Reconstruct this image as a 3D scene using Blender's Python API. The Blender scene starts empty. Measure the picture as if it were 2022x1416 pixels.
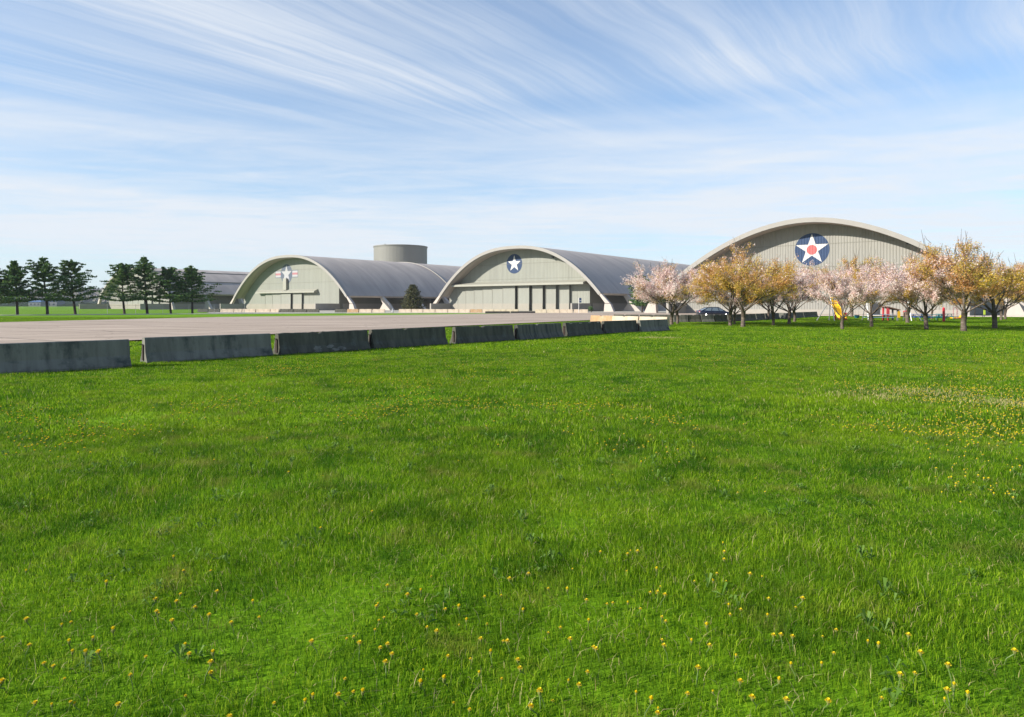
import bpy, bmesh, math, random
from mathutils import Vector, Matrix, noise as mnoise

R = math.radians
SC = bpy.context.scene
COL = SC.collection
random.seed(7)

# ------------------------------------------------------------------ camera, world, sun, exposure
EYE, FPX, W_IMG, H_IMG, CX, HY = 1.83, 1330.0, 2022.0, 1416.0, 1011.0, 602.0
cd = bpy.data.cameras.new("camera")
cd.sensor_width = 36.0
cd.lens = 36.0 * FPX / W_IMG
cd.shift_y = -(H_IMG / 2 - HY) / W_IMG
cd.clip_start, cd.clip_end = 0.1, 12000
cam = bpy.data.objects.new("camera", cd)
cam.location = (0, 0, EYE)
cam.rotation_euler = (R(90), 0, 0)
COL.objects.link(cam)
SC.camera = cam

SUN_EL = R(26)
SUN_DIR = Vector((-0.94, -0.34, 0)).normalized() * math.cos(SUN_EL) + Vector((0, 0, math.sin(SUN_EL)))
SKY_STRENGTH, SUN_STRENGTH, EXPOSURE = 0.10, 5.0, 0.80

world = bpy.data.worlds.new("World")
SC.world = world
world.use_nodes = True


def build_world():
    nt = world.node_tree
    N, L = nt.nodes, nt.links
    N.clear()

    def node(t, **kw):
        n = N.new(t)
        for k, v in kw.items():
            setattr(n, k, v)
        return n

    def mth(op, a, b=None, c=None, clamp=False):
        n = node("ShaderNodeMath", operation=op, use_clamp=clamp)
        for i, v in enumerate((a, b, c)):
            if v is None:
                continue
            if isinstance(v, (int, float)):
                n.inputs[i].default_value = v
            else:
                L.new(v, n.inputs[i])
        return n.outputs[0]

    def comb(x, y, z=0.0):
        n = node("ShaderNodeCombineXYZ")
        for i, v in enumerate((x, y, z)):
            if isinstance(v, (int, float)):
                n.inputs[i].default_value = v
            else:
                L.new(v, n.inputs[i])
        return n.outputs[0]

    def noise(vec, scale, detail, rough=0.55, dist=0.0):
        n = node("ShaderNodeTexNoise")
        n.inputs["Scale"].default_value = scale
        n.inputs["Detail"].default_value = detail
        n.inputs["Roughness"].default_value = rough
        n.inputs["Distortion"].default_value = dist
        L.new(vec, n.inputs["Vector"])
        return n.outputs["Fac"]

    def ramp(fac, stops):
        n = node("ShaderNodeValToRGB")
        n.color_ramp.interpolation = "EASE"
        el = n.color_ramp.elements
        while len(el) < len(stops):
            el.new(0.5)
        for e, (p, v) in zip(el, stops):
            e.position = p
            e.color = (v, v, v, 1)
        L.new(fac, n.inputs[0])
        return n.outputs[0]

    sky = node("ShaderNodeTexSky", sky_type="NISHITA")
    sky.sun_disc = False
    sky.sun_elevation = SUN_EL
    sky.sun_rotation = math.atan2(SUN_DIR.x, SUN_DIR.y)
    sky.altitude = 250
    sky.air_density = 1.0
    sky.dust_density = 0.6
    sky.ozone_density = 2.2

    tc = node("ShaderNodeTexCoord")
    sep = node("ShaderNodeSeparateXYZ")
    L.new(tc.outputs["Generated"], sep.inputs[0])
    x, y, z = sep.outputs
    zc = mth("MAXIMUM", z, 0.015)
    px, py = mth("DIVIDE", x, zc), mth("DIVIDE", y, zc)
    flat = comb(px, py)
    # streak axis of the cirrus, bent a little by a slow noise
    a = mth("ADD", mth("MULTIPLY", px, 0.62), mth("MULTIPLY", py, 0.785))
    b = mth("SUBTRACT", mth("MULTIPLY", px, 0.785), mth("MULTIPLY", py, 0.62))
    wv = noise(flat, 0.40, 1)
    wf = noise(flat, 2.4, 3)
    bw = mth("ADD", mth("MULTIPLY_ADD", wf, 0.07, b), mth("MULTIPLY", wv, 0.55))
    st1 = ramp(noise(comb(mth("MULTIPLY", a, 0.20), mth("MULTIPLY", bw, 1.7), 3.1), 1.0, 5, 0.5), [(0.32, 0), (0.70, 1)])
    st2 = ramp(noise(comb(mth("MULTIPLY", a, 0.5), mth("MULTIPLY", bw, 9.5), 9.4), 1.0, 7, 0.6), [(0.34, 0.0), (0.72, 1)])
    st3 = ramp(noise(comb(mth("MULTIPLY", a, 1.2), mth("MULTIPLY", bw, 32.0), 4.4), 1.0, 6, 0.65), [(0.35, 0.0), (0.75, 1)])
    cov = ramp(noise(comb(mth("MULTIPLY", px, 0.33), mth("MULTIPLY", py, 0.4), 1.7), 1.0, 3, 0.5), [(0.22, 0.30), (0.62, 1)])
    fib = mth("MULTIPLY", mth("MULTIPLY_ADD", st2, 0.52, mth("MULTIPLY", st3, 0.28)), mth("MULTIPLY_ADD", st1, 0.75, 0.25))
    streak = mth("MULTIPLY", mth("MULTIPLY_ADD", st1, 0.30, fib), cov)
    # flat banks further out
    bk = ramp(noise(comb(mth("MULTIPLY", x, 1.1), mth("MULTIPLY", z, 13.0), mth("MULTIPLY_ADD", y, 1.1, 2.6)), 1.0, 5, 0.52), [(0.32, 0.0), (0.62, 1)])
    bf = ramp(noise(comb(mth("MULTIPLY", px, 1.1), mth("MULTIPLY", py, 1.9), 8.2), 1.0, 7, 0.62, 0.6), [(0.30, 0.0), (0.70, 1)])
    cv_lo = ramp(z, [(0.0, 0.75), (0.05, 0.78), (0.10, 1.0), (0.195, 1.0), (0.232, 0.72), (0.257, 0.32), (0.29, 0.08), (1.0, 0.0)])
    cv_hi = ramp(z, [(0.0, 0.0), (0.235, 0.10), (0.265, 0.48), (0.31, 1.0), (0.37, 0.92), (0.45, 0.70), (0.62, 0.28), (1.0, 0.15)])
    veil = mth("MULTIPLY", cv_lo, mth("ADD", mth("MULTIPLY_ADD", bk, 0.46, 0.40), mth("MULTIPLY", bf, 0.24)))
    hi = mth("MULTIPLY", cv_hi, mth("MULTIPLY_ADD", streak, 0.72, mth("MULTIPLY", cov, 0.30)))
    fac = mth("MINIMUM", mth("ADD", veil, hi), 0.96)
    mix = node("ShaderNodeMix", data_type="RGBA")
    L.new(fac, mix.inputs["Factor"])
    sk = node("ShaderNodeMix", data_type="RGBA", blend_type="MULTIPLY")
    sk.inputs["Factor"].default_value = 1.0
    L.new(sky.outputs[0], sk.inputs["A"])
    sk.inputs["B"].default_value = SKY_TINT
    L.new(sk.outputs["Result"], mix.inputs["A"])
    mix.inputs["B"].default_value = CLOUD_COL
    bg = node("ShaderNodeBackground")
    bg.inputs["Strength"].default_value = SKY_STRENGTH
    L.new(mix.outputs["Result"], bg.inputs["Color"])
    out = node("ShaderNodeOutputWorld")
    L.new(bg.outputs[0], out.inputs[0])


SKY_TINT = (0.62, 0.93, 1.12, 1)
CLOUD_COL = (4.75, 5.05, 5.45, 1)
build_world()

sd = bpy.data.lights.new("sun", "SUN")
sd.energy = SUN_STRENGTH
sd.angle = R(0.53)
sd.color = (1.0, 0.93, 0.82)
sun = bpy.data.objects.new("sun", sd)
sun.rotation_euler = SUN_DIR.to_track_quat("Z", "Y").to_euler()
sun.location = SUN_DIR * 300
COL.objects.link(sun)

vs = SC.view_settings
vs.view_transform, vs.look, vs.exposure, vs.gamma = "Standard", "None", EXPOSURE, 1.0
vs.use_curve_mapping = False
SC.render.engine = "CYCLES"
SC.cycles.max_bounces = 6
SC.cycles.transparent_max_bounces = 8
SC.cycles.use_denoising = True


# ------------------------------------------------------------------ helpers
def g(px, py):
    """ground point surveyed from the photograph (flat ground)"""
    Y = FPX * EYE / (py - HY)
    return ((px - CX) / FPX * Y, Y)


def gx(px, Y):
    return (px - CX) / FPX * Y


class MB:
    def __init__(self):
        self.v, self.f, self.m = [], [], []

    def add(self, vs_, fs, mi=0):
        o = len(self.v)
        self.v += [tuple(p) for p in vs_]
        for f in fs:
            self.f.append(tuple(i + o for i in f))
            self.m.append(mi)

    def box(self, x0, x1, y0, y1, z0, z1, mi=0):
        self.add([(x0, y0, z0), (x1, y0, z0), (x1, y1, z0), (x0, y1, z0), (x0, y0, z1), (x1, y0, z1), (x1, y1, z1), (x0, y1, z1)],
                 [(0, 3, 2, 1), (4, 5, 6, 7), (0, 1, 5, 4), (1, 2, 6, 5), (2, 3, 7, 6), (3, 0, 4, 7)], mi)

    def prism_xz(self, pts, y0, y1, mi=0):
        n = len(pts)
        v = [(p[0], y0, p[1]) for p in pts] + [(p[0], y1, p[1]) for p in pts]
        f = [tuple(range(n)), tuple(range(2 * n - 1, n - 1, -1))]
        f += [(i + n, (i + 1) % n + n, (i + 1) % n, i) for i in range(n)]
        self.add(v, f, mi)

    def prism_xy(self, pts, z0, z1, mi=0):
        n = len(pts)
        v = [(p[0], p[1], z0) for p in pts] + [(p[0], p[1], z1) for p in pts]
        f = [tuple(range(n - 1, -1, -1)), tuple(range(n, 2 * n))]
        f += [(i, (i + 1) % n, (i + 1) % n + n, i + n) for i in range(n)]
        self.add(v, f, mi)

    def tube(self, pts, rad, seg=6, mi=0, cap=True):
        pts = [Vector(p) for p in pts]
        n = len(pts)
        if isinstance(rad, (int, float)):
            rad = [rad] * n
        v, f = [], []
        for i, p in enumerate(pts):
            d = (pts[min(i + 1, n - 1)] - pts[max(i - 1, 0)])
            d = d.normalized() if d.length > 1e-9 else Vector((0, 0, 1))
            ref = Vector((0, 0, 1)) if abs(d.z) < 0.9 else Vector((1, 0, 0))
            a = d.cross(ref).normalized()
            b = d.cross(a)
            for k in range(seg):
                t = 2 * math.pi * k / seg
                v.append(p + (a * math.cos(t) + b * math.sin(t)) * rad[i])
        for i in range(n - 1):
            for k in range(seg):
                k2 = (k + 1) % seg
                f.append((i * seg + k, i * seg + k2, (i + 1) * seg + k2, (i + 1) * seg + k))
        if cap:
            f.append(tuple(range(seg)))
            f.append(tuple(range((n - 1) * seg + seg - 1, (n - 1) * seg - 1, -1)))
        self.add(v, f, mi)

    def mesh(self, name, mats, smooth=False):
        me = bpy.data.meshes.new(name)
        me.from_pydata(self.v, [], self.f)
        for m in (mats if isinstance(mats, (list, tuple)) else [mats]):
            me.materials.append(m)
        if any(self.m):
            me.polygons.foreach_set("material_index", self.m)
        if smooth:
            me.polygons.foreach_set("use_smooth", [True] * len(me.polygons))
        me.update()
        return me

    def build(self, name, mats, parent=None, smooth=False):
        return link(name, self.mesh(name, mats, smooth), parent)


def link(name, data, parent=None, loc=None, rz=None):
    o = bpy.data.objects.new(name, data)
    COL.objects.link(o)
    if parent is not None:
        o.parent = parent
    if loc is not None:
        o.location = loc
    if rz is not None:
        o.rotation_euler = (0, 0, rz)
    return o


def thing(name, label, cat, loc=(0, 0, 0), rz=0.0, group=None):
    o = link(name, None, None, loc, rz)
    o.empty_display_size = 0.3
    return tag(o, label, cat, group)


def tag(o, label, cat=None, group=None, kind=None):
    o["label"] = label
    if cat:
        o["category"] = cat
    if group:
        o["group"] = group
    if kind:
        o["kind"] = kind
    return o


def struct(o, label=None):
    o["kind"] = "structure"
    if label:
        o["label"] = label
    return o


def fixnormals(o):
    bm = bmesh.new()
    bm.from_mesh(o.data)
    bmesh.ops.recalc_face_normals(bm, faces=bm.faces)
    bm.to_mesh(o.data)
    bm.free()
    return o


# ------------------------------------------------------------------ materials
def newmat(name):
    m = bpy.data.materials.new(name)
    m.use_nodes = True
    nt = m.node_tree
    nt.nodes.clear()
    return m, nt.nodes, nt.links


def c4(c, k=1.0):
    return (min(c[0] * k, 1), min(c[1] * k, 1), min(c[2] * k, 1), 1)


def mat(name, col, rough=0.75, var=0.18, scale=1.5, stretch=(1, 1, 1), col2=None, scale2=0.6, cut2=(0.5, 0.62), stretch2=None,
        bump=0.0, bscale=30, wave=None, metal=0.0, spec=0.3, coat=0.0):
    m, N, L = newmat(name)
    tc = N.new("ShaderNodeTexCoord")
    mp = N.new("ShaderNodeMapping")
    mp.inputs["Scale"].default_value = stretch
    L.new(tc.outputs["Object"], mp.inputs[0])
    n = N.new("ShaderNodeTexNoise")
    n.inputs["Scale"].default_value = scale
    n.inputs["Detail"].default_value = 7
    n.inputs["Roughness"].default_value = 0.65
    L.new(mp.outputs[0], n.inputs["Vector"])
    r = N.new("ShaderNodeValToRGB")
    r.color_ramp.elements[0].position, r.color_ramp.elements[1].position = 0.3, 0.72
    r.color_ramp.elements[0].color, r.color_ramp.elements[1].color = c4(col, 1 - var), c4(col, 1 + var)
    L.new(n.outputs["Fac"], r.inputs[0])
    out = r.outputs[0]
    if col2:
        mp2 = N.new("ShaderNodeMapping")
        mp2.inputs["Scale"].default_value = stretch2 or stretch
        mp2.inputs["Location"].default_value = (3.3, 1.7, 9.1)
        L.new(tc.outputs["Object"], mp2.inputs[0])
        n2 = N.new("ShaderNodeTexNoise")
        n2.inputs["Scale"].default_value = scale2
        n2.inputs["Detail"].default_value = 8
        n2.inputs["Roughness"].default_value = 0.7
        L.new(mp2.outputs[0], n2.inputs["Vector"])
        r2 = N.new("ShaderNodeMapRange")
        r2.inputs["From Min"].default_value, r2.inputs["From Max"].default_value = cut2
        L.new(n2.outputs["Fac"], r2.inputs[0])
        mx = N.new("ShaderNodeMix")
        mx.data_type = "RGBA"
        L.new(r2.outputs[0], mx.inputs["Factor"])
        L.new(out, mx.inputs["A"])
        mx.inputs["B"].default_value = c4(col2)
        out = mx.outputs["Result"]
    p = N.new("ShaderNodeBsdfPrincipled")
    L.new(out, p.inputs["Base Color"])
    p.inputs["Roughness"].default_value = rough
    p.inputs["Metallic"].default_value = metal
    p.inputs["Specular IOR Level"].default_value = spec
    p.inputs["Coat Weight"].default_value = coat
    if bump or wave:
        bp = N.new("ShaderNodeBump")
        bp.inputs["Strength"].default_value = bump or 0.5
        if wave:  # (axis, period, distance)
            w = N.new("ShaderNodeTexWave")
            w.bands_direction = wave[0]
            w.inputs["Scale"].default_value = 0.314 / wave[1]
            w.inputs["Distortion"].default_value = 0
            L.new(tc.outputs["Object"], w.inputs["Vector"])
            L.new(w.outputs["Fac"], bp.inputs["Height"])
            bp.inputs["Distance"].default_value = wave[2]
        else:
            nb = N.new("ShaderNodeTexNoise")
            nb.inputs["Scale"].default_value = bscale
            nb.inputs["Detail"].default_value = 5
            L.new(tc.outputs["Object"], nb.inputs["Vector"])
            L.new(nb.outputs["Fac"], bp.inputs["Height"])
            bp.inputs["Distance"].default_value = 0.03
        L.new(bp.outputs[0], p.inputs["Normal"])
    o = N.new("ShaderNodeOutputMaterial")
    L.new(p.outputs[0], o.inputs[0])
    return m


def leafmat(name, cols, transl=0.4, posvar=None, rough=0.6, gloss=0.25):
    """foliage: every leaf island has its own tone; posvar = (colour, scale, lo, hi) drifts in patches over the ground"""
    m, N, L = newmat(name)
    ge = N.new("ShaderNodeNewGeometry")
    r = N.new("ShaderNodeValToRGB")
    el = r.color_ramp.elements
    while len(el) < len(cols):
        el.new(0.5)
    for i, c in enumerate(cols):
        el[i].position = i / (len(cols) - 1)
        el[i].color = (*c, 1)
    L.new(ge.outputs["Random Per Island"], r.inputs[0])
    out = r.outputs[0]
    for pv in posvar or []:
        n = N.new("ShaderNodeTexNoise")
        n.inputs["Scale"].default_value = pv[1]
        n.inputs["Detail"].default_value = 4
        L.new(ge.outputs["Position"], n.inputs["Vector"])
        mr = N.new("ShaderNodeMapRange")
        mr.inputs["From Min"].default_value, mr.inputs["From Max"].default_value = pv[2], pv[3]
        mr.inputs["To Max"].default_value = pv[4] if len(pv) > 4 else 1.0
        L.new(n.outputs["Fac"], mr.inputs[0])
        mx = N.new("ShaderNodeMix")
        mx.data_type = "RGBA"
        L.new(mr.outputs[0], mx.inputs["Factor"])
        L.new(out, mx.inputs["A"])
        mx.inputs["B"].default_value = (*pv[0], 1)
        out = mx.outputs["Result"]
    p = N.new("ShaderNodeBsdfPrincipled")
    p.inputs["Roughness"].default_value = rough
    p.inputs["Specular IOR Level"].default_value = gloss
    L.new(out, p.inputs["Base Color"])
    t = N.new("ShaderNodeBsdfTranslucent")
    L.new(out, t.inputs["Color"])
    mx = N.new("ShaderNodeMixShader")
    mx.inputs[0].default_value = transl
    L.new(p.outputs[0], mx.inputs[1])
    L.new(t.outputs[0], mx.inputs[2])
    o = N.new("ShaderNodeOutputMaterial")
    L.new(mx.outputs[0], o.inputs[0])
    return m


M = {}
M["lawn"] = mat("lawn_soil_and_grass", (0.125, 0.25, 0.008), 0.95, 0.30, 0.9, col2=(0.18, 0.29, 0.02), scale2=0.12, cut2=(0.52, 0.72), bump=0.8, bscale=9, spec=0.05)
M["path"] = mat("pale_concrete_path", (0.55, 0.51, 0.44), 0.9, 0.1, 0.5)
M["kerb"] = mat("dark_kerb", (0.05, 0.045, 0.045), 0.9, 0.2)
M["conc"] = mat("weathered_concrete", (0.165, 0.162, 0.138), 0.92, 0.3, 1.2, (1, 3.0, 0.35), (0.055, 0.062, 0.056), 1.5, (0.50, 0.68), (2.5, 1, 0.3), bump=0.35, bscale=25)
M["conc_dark"] = mat("dark_concrete", (0.078, 0.076, 0.060), 0.95, 0.45, 1.4, (1, 2.5, 0.5), (0.11, 0.12, 0.11), 1.1, (0.58, 0.72), (1, 1.6, 1.2), bump=0.4, bscale=25)  # algae stain on the front row; elsewhere simply a darker concrete
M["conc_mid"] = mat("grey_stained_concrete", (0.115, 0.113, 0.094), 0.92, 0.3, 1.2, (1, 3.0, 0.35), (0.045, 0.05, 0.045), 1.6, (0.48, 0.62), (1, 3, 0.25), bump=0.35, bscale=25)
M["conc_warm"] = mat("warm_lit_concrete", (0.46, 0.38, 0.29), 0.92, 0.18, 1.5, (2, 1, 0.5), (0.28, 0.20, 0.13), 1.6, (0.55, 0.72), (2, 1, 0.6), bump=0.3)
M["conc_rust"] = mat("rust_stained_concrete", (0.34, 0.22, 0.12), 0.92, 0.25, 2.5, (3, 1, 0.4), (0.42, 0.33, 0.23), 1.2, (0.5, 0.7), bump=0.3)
M["steel_rust"] = mat("rusty_connector_steel", (0.035, 0.022, 0.018), 0.8, 0.3, 6)
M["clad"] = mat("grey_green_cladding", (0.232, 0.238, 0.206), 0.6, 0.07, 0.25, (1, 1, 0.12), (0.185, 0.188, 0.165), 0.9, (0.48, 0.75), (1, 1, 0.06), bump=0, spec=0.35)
M["clad3"] = mat("grey_beige_cladding", (0.232, 0.226, 0.204), 0.55, 0.06, 0.25, (1, 1, 0.25), (0.19, 0.183, 0.165), 0.9, (0.48, 0.75), (1, 1, 0.06), spec=0.35)
M["clad_door"] = mat("door_cladding", (0.224, 0.228, 0.198), 0.55, 0.06, 0.4, (1, 1, 0.25), wave=("X", 0.5, 0.05), bump=0.5, spec=0.35)
M["clad_low"] = mat("lower_cladding", (0.27, 0.25, 0.21), 0.6, 0.06, 0.3, wave=("X", 0.5, 0.05), bump=0.4)
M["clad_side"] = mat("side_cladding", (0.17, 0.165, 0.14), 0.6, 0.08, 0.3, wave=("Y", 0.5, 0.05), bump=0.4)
M["roof"] = mat("arched_metal_roof", (0.41, 0.355, 0.31), 0.55, 0.16, 0.12, (0.6, 2.4, 0.6), (0.29, 0.25, 0.225), 0.10, (0.45, 0.75), (0.3, 3.0, 0.3), wave=("Y", 0.9, 0.07), bump=0.45, spec=0.3)
M["fascia"] = mat("pale_arch_fascia", (0.275, 0.26, 0.24), 0.6, 0.06, 0.5)
M["leg"] = mat("pale_concrete_leg", (0.43, 0.38, 0.34), 0.8, 0.08, 0.6)
M["wingw"] = mat("wing_wall_concrete", (0.30, 0.28, 0.25), 0.85, 0.08, 0.5, wave=("Y", 1.2, 0.03), bump=0.2)
M["canopy"] = mat("pale_door_canopy", (0.29, 0.285, 0.24), 0.6, 0.05, 0.5)
M["dark"] = mat("dark_opening", (0.02, 0.022, 0.025), 0.5, 0.1)
M["glassdark"] = mat("dark_glass", (0.02, 0.03, 0.045), 0.08, 0.1, spec=0.6)
M["navy"] = mat("navy_paint", (0.017, 0.04, 0.10), 0.5, 0.08, 1)
M["slate"] = mat("faded_navy_paint", (0.085, 0.105, 0.145), 0.55, 0.08, 1)
M["white"] = mat("white_paint", (0.52, 0.51, 0.50), 0.5, 0.05, 1)
M["whitefade"] = mat("faded_white_paint", (0.36, 0.36, 0.375), 0.5, 0.06, 1)
M["redp"] = mat("red_paint", (0.42, 0.10, 0.10), 0.5, 0.08, 1)
M["redfade"] = mat("faded_red_paint", (0.36, 0.16, 0.18), 0.5, 0.08, 1)
M["tank"] = mat("grey_silo_cladding", (0.19, 0.187, 0.17), 0.6, 0.06, 0.2, (1, 1, 0.2), spec=0.3)
M["galv"] = mat("galvanised_steel", (0.40, 0.41, 0.41), 0.45, 0.08, metal=0.6)
M["barkc"] = mat("cherry_bark", (0.085, 0.064, 0.05), 0.85, 0.35, 3, (1, 1, 5), (0.20, 0.165, 0.135), 2.0, (0.5, 0.65), (1, 1, 6), bump=0.5, bscale=14)
M["barkp"] = mat("pine_bark", (0.055, 0.042, 0.036), 0.95, 0.3, 3, (1, 1, 0.4), bump=0.5)
M["twig"] = mat("thin_twigs", (0.10, 0.075, 0.06), 0.9, 0.2)
M["forest_hill"] = mat("wooded_hill_floor", (0.10, 0.09, 0.075), 0.95, 0.25, 0.02)


def apron_material():
    m, N, L = newmat("pale_apron_concrete")
    ge = N.new("ShaderNodeNewGeometry")
    mp = N.new("ShaderNodeMapping")
    mp.inputs["Rotation"].default_value = (0, 0, R(-57))
    L.new(ge.outputs["Position"], mp.inputs[0])
    br = N.new("ShaderNodeTexBrick")
    br.offset = 0.0
    br.inputs["Scale"].default_value = 1.0
    br.inputs["Brick Width"].default_value = 7.6
    br.inputs["Row Height"].default_value = 3.8
    br.inputs["Mortar Size"].default_value = 0.10
    br.inputs["Mortar Smooth"].default_value = 0.3
    br.inputs["Color1"].default_value = (0.46, 0.375, 0.305, 1)
    br.inputs["Color2"].default_value = (0.40, 0.325, 0.262, 1)
    br.inputs["Mortar"].default_value = (0.17, 0.145, 0.12, 1)
    L.new(mp.outputs[0], br.inputs["Vector"])
    n = N.new("ShaderNodeTexNoise")
    n.inputs["Scale"].default_value = 0.35
    n.inputs["Detail"].default_value = 9
    n.inputs["Roughness"].default_value = 0.7
    mp2 = N.new("ShaderNodeMapping")
    mp2.inputs["Rotation"].default_value = (0, 0, R(-57))
    mp2.inputs["Scale"].default_value = (0.15, 1.0, 1)
    L.new(ge.outputs["Position"], mp2.inputs[0])
    L.new(mp2.outputs[0], n.inputs["Vector"])
    rr = N.new("ShaderNodeValToRGB")
    rr.color_ramp.elements[0].position, rr.color_ramp.elements[1].position = 0.3, 0.7
    rr.color_ramp.elements[0].color, rr.color_ramp.elements[1].color = (0.62, 0.60, 0.58, 1), (1.12, 1.10, 1.08, 1)
    L.new(n.outputs["Fac"], rr.inputs[0])
    vo = N.new("ShaderNodeTexVoronoi")
    vo.feature = "DISTANCE_TO_EDGE"
    vo.inputs["Scale"].default_value = 0.09
    nw = N.new("ShaderNodeTexNoise")
    nw.inputs["Scale"].default_value = 0.3
    nw.inputs["Detail"].default_value = 6
    L.new(ge.outputs["Position"], nw.inputs["Vector"])
    ad = N.new("ShaderNodeMix")
    ad.data_type = "VECTOR"
    ad.inputs["Factor"].default_value = 0.05
    L.new(ge.outputs["Position"], ad.inputs["A"])
    sc = N.new("ShaderNodeVectorMath")
    sc.operation = "SCALE"
    sc.inputs["Scale"].default_value = 60
    L.new(nw.outputs["Color"], sc.inputs[0])
    L.new(sc.outputs[0], ad.inputs["B"])
    L.new(ad.outputs["Result"], vo.inputs["Vector"])
    cr = N.new("ShaderNodeMapRange")
    cr.inputs["From Min"].default_value, cr.inputs["From Max"].default_value = 0.0, 0.006
    cr.inputs["To Min"].default_value, cr.inputs["To Max"].default_value = 0.62, 1.0
    L.new(vo.outputs["Distance"], cr.inputs[0])
    m1 = N.new("ShaderNodeMix")
    m1.data_type, m1.blend_type = "RGBA", "MULTIPLY"
    m1.inputs["Factor"].default_value = 1
    L.new(br.outputs["Color"], m1.inputs["A"])
    L.new(rr.outputs[0], m1.inputs["B"])
    m2 = N.new("ShaderNodeMix")
    m2.data_type, m2.blend_type = "RGBA", "MULTIPLY"
    m2.inputs["Factor"].default_value = 1
    L.new(m1.outputs["Result"], m2.inputs["A"])
    L.new(cr.outputs[0], m2.inputs["B"])
    p = N.new("ShaderNodeBsdfPrincipled")
    p.inputs["Roughness"].default_value = 0.9
    p.inputs["Specular IOR Level"].default_value = 0.2
    L.new(m2.outputs["Result"], p.inputs["Base Color"])
    o = N.new("ShaderNodeOutputMaterial")
    L.new(p.outputs[0], o.inputs[0])
    return m


M["apron"] = apron_material()
M["forecourt"] = mat("forecourt_concrete", (0.36, 0.335, 0.28), 0.9, 0.12, 0.15)


# ------------------------------------------------------------------ ground, apron, paths
def ground_h(x, y):
    k = max(0.0, 1 - max(0, y - 18) / 30) if y > 0 else 1.0
    if k <= 0:
        return 0.0
    return k * (0.06 * mnoise.noise((x * 0.28, y * 0.28, 0)) + 0.045 * mnoise.noise((x * 0.9, y * 0.9, 4)))


def axis(lo, mid0, mid1, step, hi, grow):
    out = []
    v = mid0
    while v <= mid1 + 1e-6:
        out.append(v)
        v += step
    d = step
    v = mid1
    while v < hi:
        d *= grow
        v += d
        out.append(v)
    d = step
    v = mid0
    lo_l = []
    while v > lo:
        d *= grow
        v -= d
        lo_l.append(v)
    return lo_l[::-1] + out


xs = axis(-5000, -30, 30, 0.5, 5000, 1.25)
ys = axis(-3000, -6, 48, 0.5, 9000, 1.25)
nx, ny = len(xs), len(ys)
gm = MB()
gm.v = [(x, y, ground_h(x, y) if abs(x) < 60 and -10 < y < 60 else 0.0) for y in ys for x in xs]
gm.f = [(j * nx + i, j * nx + i + 1, (j + 1) * nx + i + 1, (j + 1) * nx + i) for j in range(ny - 1) for i in range(nx - 1)]
gm.m = [0] * len(gm.f)
struct(gm.build("lawn_ground", M["lawn"], smooth=True), "green lawn spreading from the foreground to the horizon")

APRON = [(-84, -70), (10.7, 79.8), (13.5, 74.5), (17.5, 72.2), (22, 74.5), (30.5, 83.5), (40, 97), (51, 108.5), (60, 105), (74, 97.3), (106, 73),
         (118, 84), (82, 112), (33, 150), (20, 152), (0.9, 141), (-13.8, 121.7), (-41.8, 97.4), (-51.4, 67.6), (-80, -2), (-110, -70)]


def sheet(name, pts, z, m, label):
    b = MB()
    b.add([(p[0], p[1], z) for p in pts], [tuple(range(len(pts)))])
    o = b.build(name, m)
    bm = bmesh.new()
    bm.from_mesh(o.data)
    bmesh.ops.triangulate(bm, faces=bm.faces)
    bmesh.ops.recalc_face_normals(bm, faces=bm.faces)
    for f in bm.faces:
        if f.normal.z < 0:
            f.normal_flip()
    bm.to_mesh(o.data)
    bm.free()
    return struct(o, label)


sheet("concrete_apron", APRON, 0.09, M["apron"], "wide pale concrete apron with fine joint lines behind the barriers")
FORE = [(-62, 139), (-13, 153.5), (2, 152), (21, 156), (34, 153), (84, 114.5), (120, 88), (190, 175), (60, 330), (-60, 330), (-90, 240), (-75, 165)]
sheet("hangar_forecourt", FORE, 0.05, M["forecourt"], "pale concrete forecourt at the feet of the hangars")


def ribbon(name, pts, w, z0, z1, m, label):
    b = MB()
    n = len(pts)
    L_, R_ = [], []
    for i, p in enumerate(pts):
        a, c = Vector(pts[max(i - 1, 0)]), Vector(pts[min(i + 1, n - 1)])
        d = (c - a).normalized()
        q = Vector((-d.y, d.x)) * w / 2
        L_.append(Vector(p) + q)
        R_.append(Vector(p) - q)
    v = [(p.x, p.y, z) for z in (z0, z1) for s in (L_, R_) for p in s]
    f = []
    for i in range(n - 1):
        l0, r0, l1, r1 = i, n + i, 2 * n + i, 3 * n + i
        f += [(l1, r1, r1 + 1, l1 + 1), (l0, l0 + 1, l1 + 1, l1), (r0 + 1, r0, r1, r1 + 1)]
    f += [(0, 2 * n, 3 * n, n), (n - 1, 2 * n - 1, 4 * n - 1, 3 * n - 1)]
    b.add(v, f)
    return struct(fixnormals(b.build(name, m)), label)


ribbon("footpath", [(-150, 88), (-112, 106), (-88, 116.5), (-60, 134.5), (-36, 145), (-13, 149.5), (-6, 150)], 5.5, -0.1, 0.10, M["path"], "thin pale footpath between the pines and the grass strip")
ribbon("footpath", [(46, 113.5), (60.3, 107.5), (75, 98.6), (107, 74)], 1.6, -0.1, 0.17, M["path"], "pale kerb edging the lawn before the right hangar")


# ------------------------------------------------------------------ hangars
S_AX, A_AX = Vector((0.793, -0.609)), Vector((0.609, 0.793))
H_RZ = math.atan2(-0.609, 0.793)
PITCH, DEPTH = 0.50, 0.04


def corr_breaks(x0, x1):
    out = [x0]
    k = math.floor(x0 / PITCH)
    while k * PITCH < x1:
        for fr in (0.0, 0.3, 0.5, 0.8):
            v = (k + fr) * PITCH
            if x0 < v < x1:
                out.append(v)
        k += 1
    return out + [x1]


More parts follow.
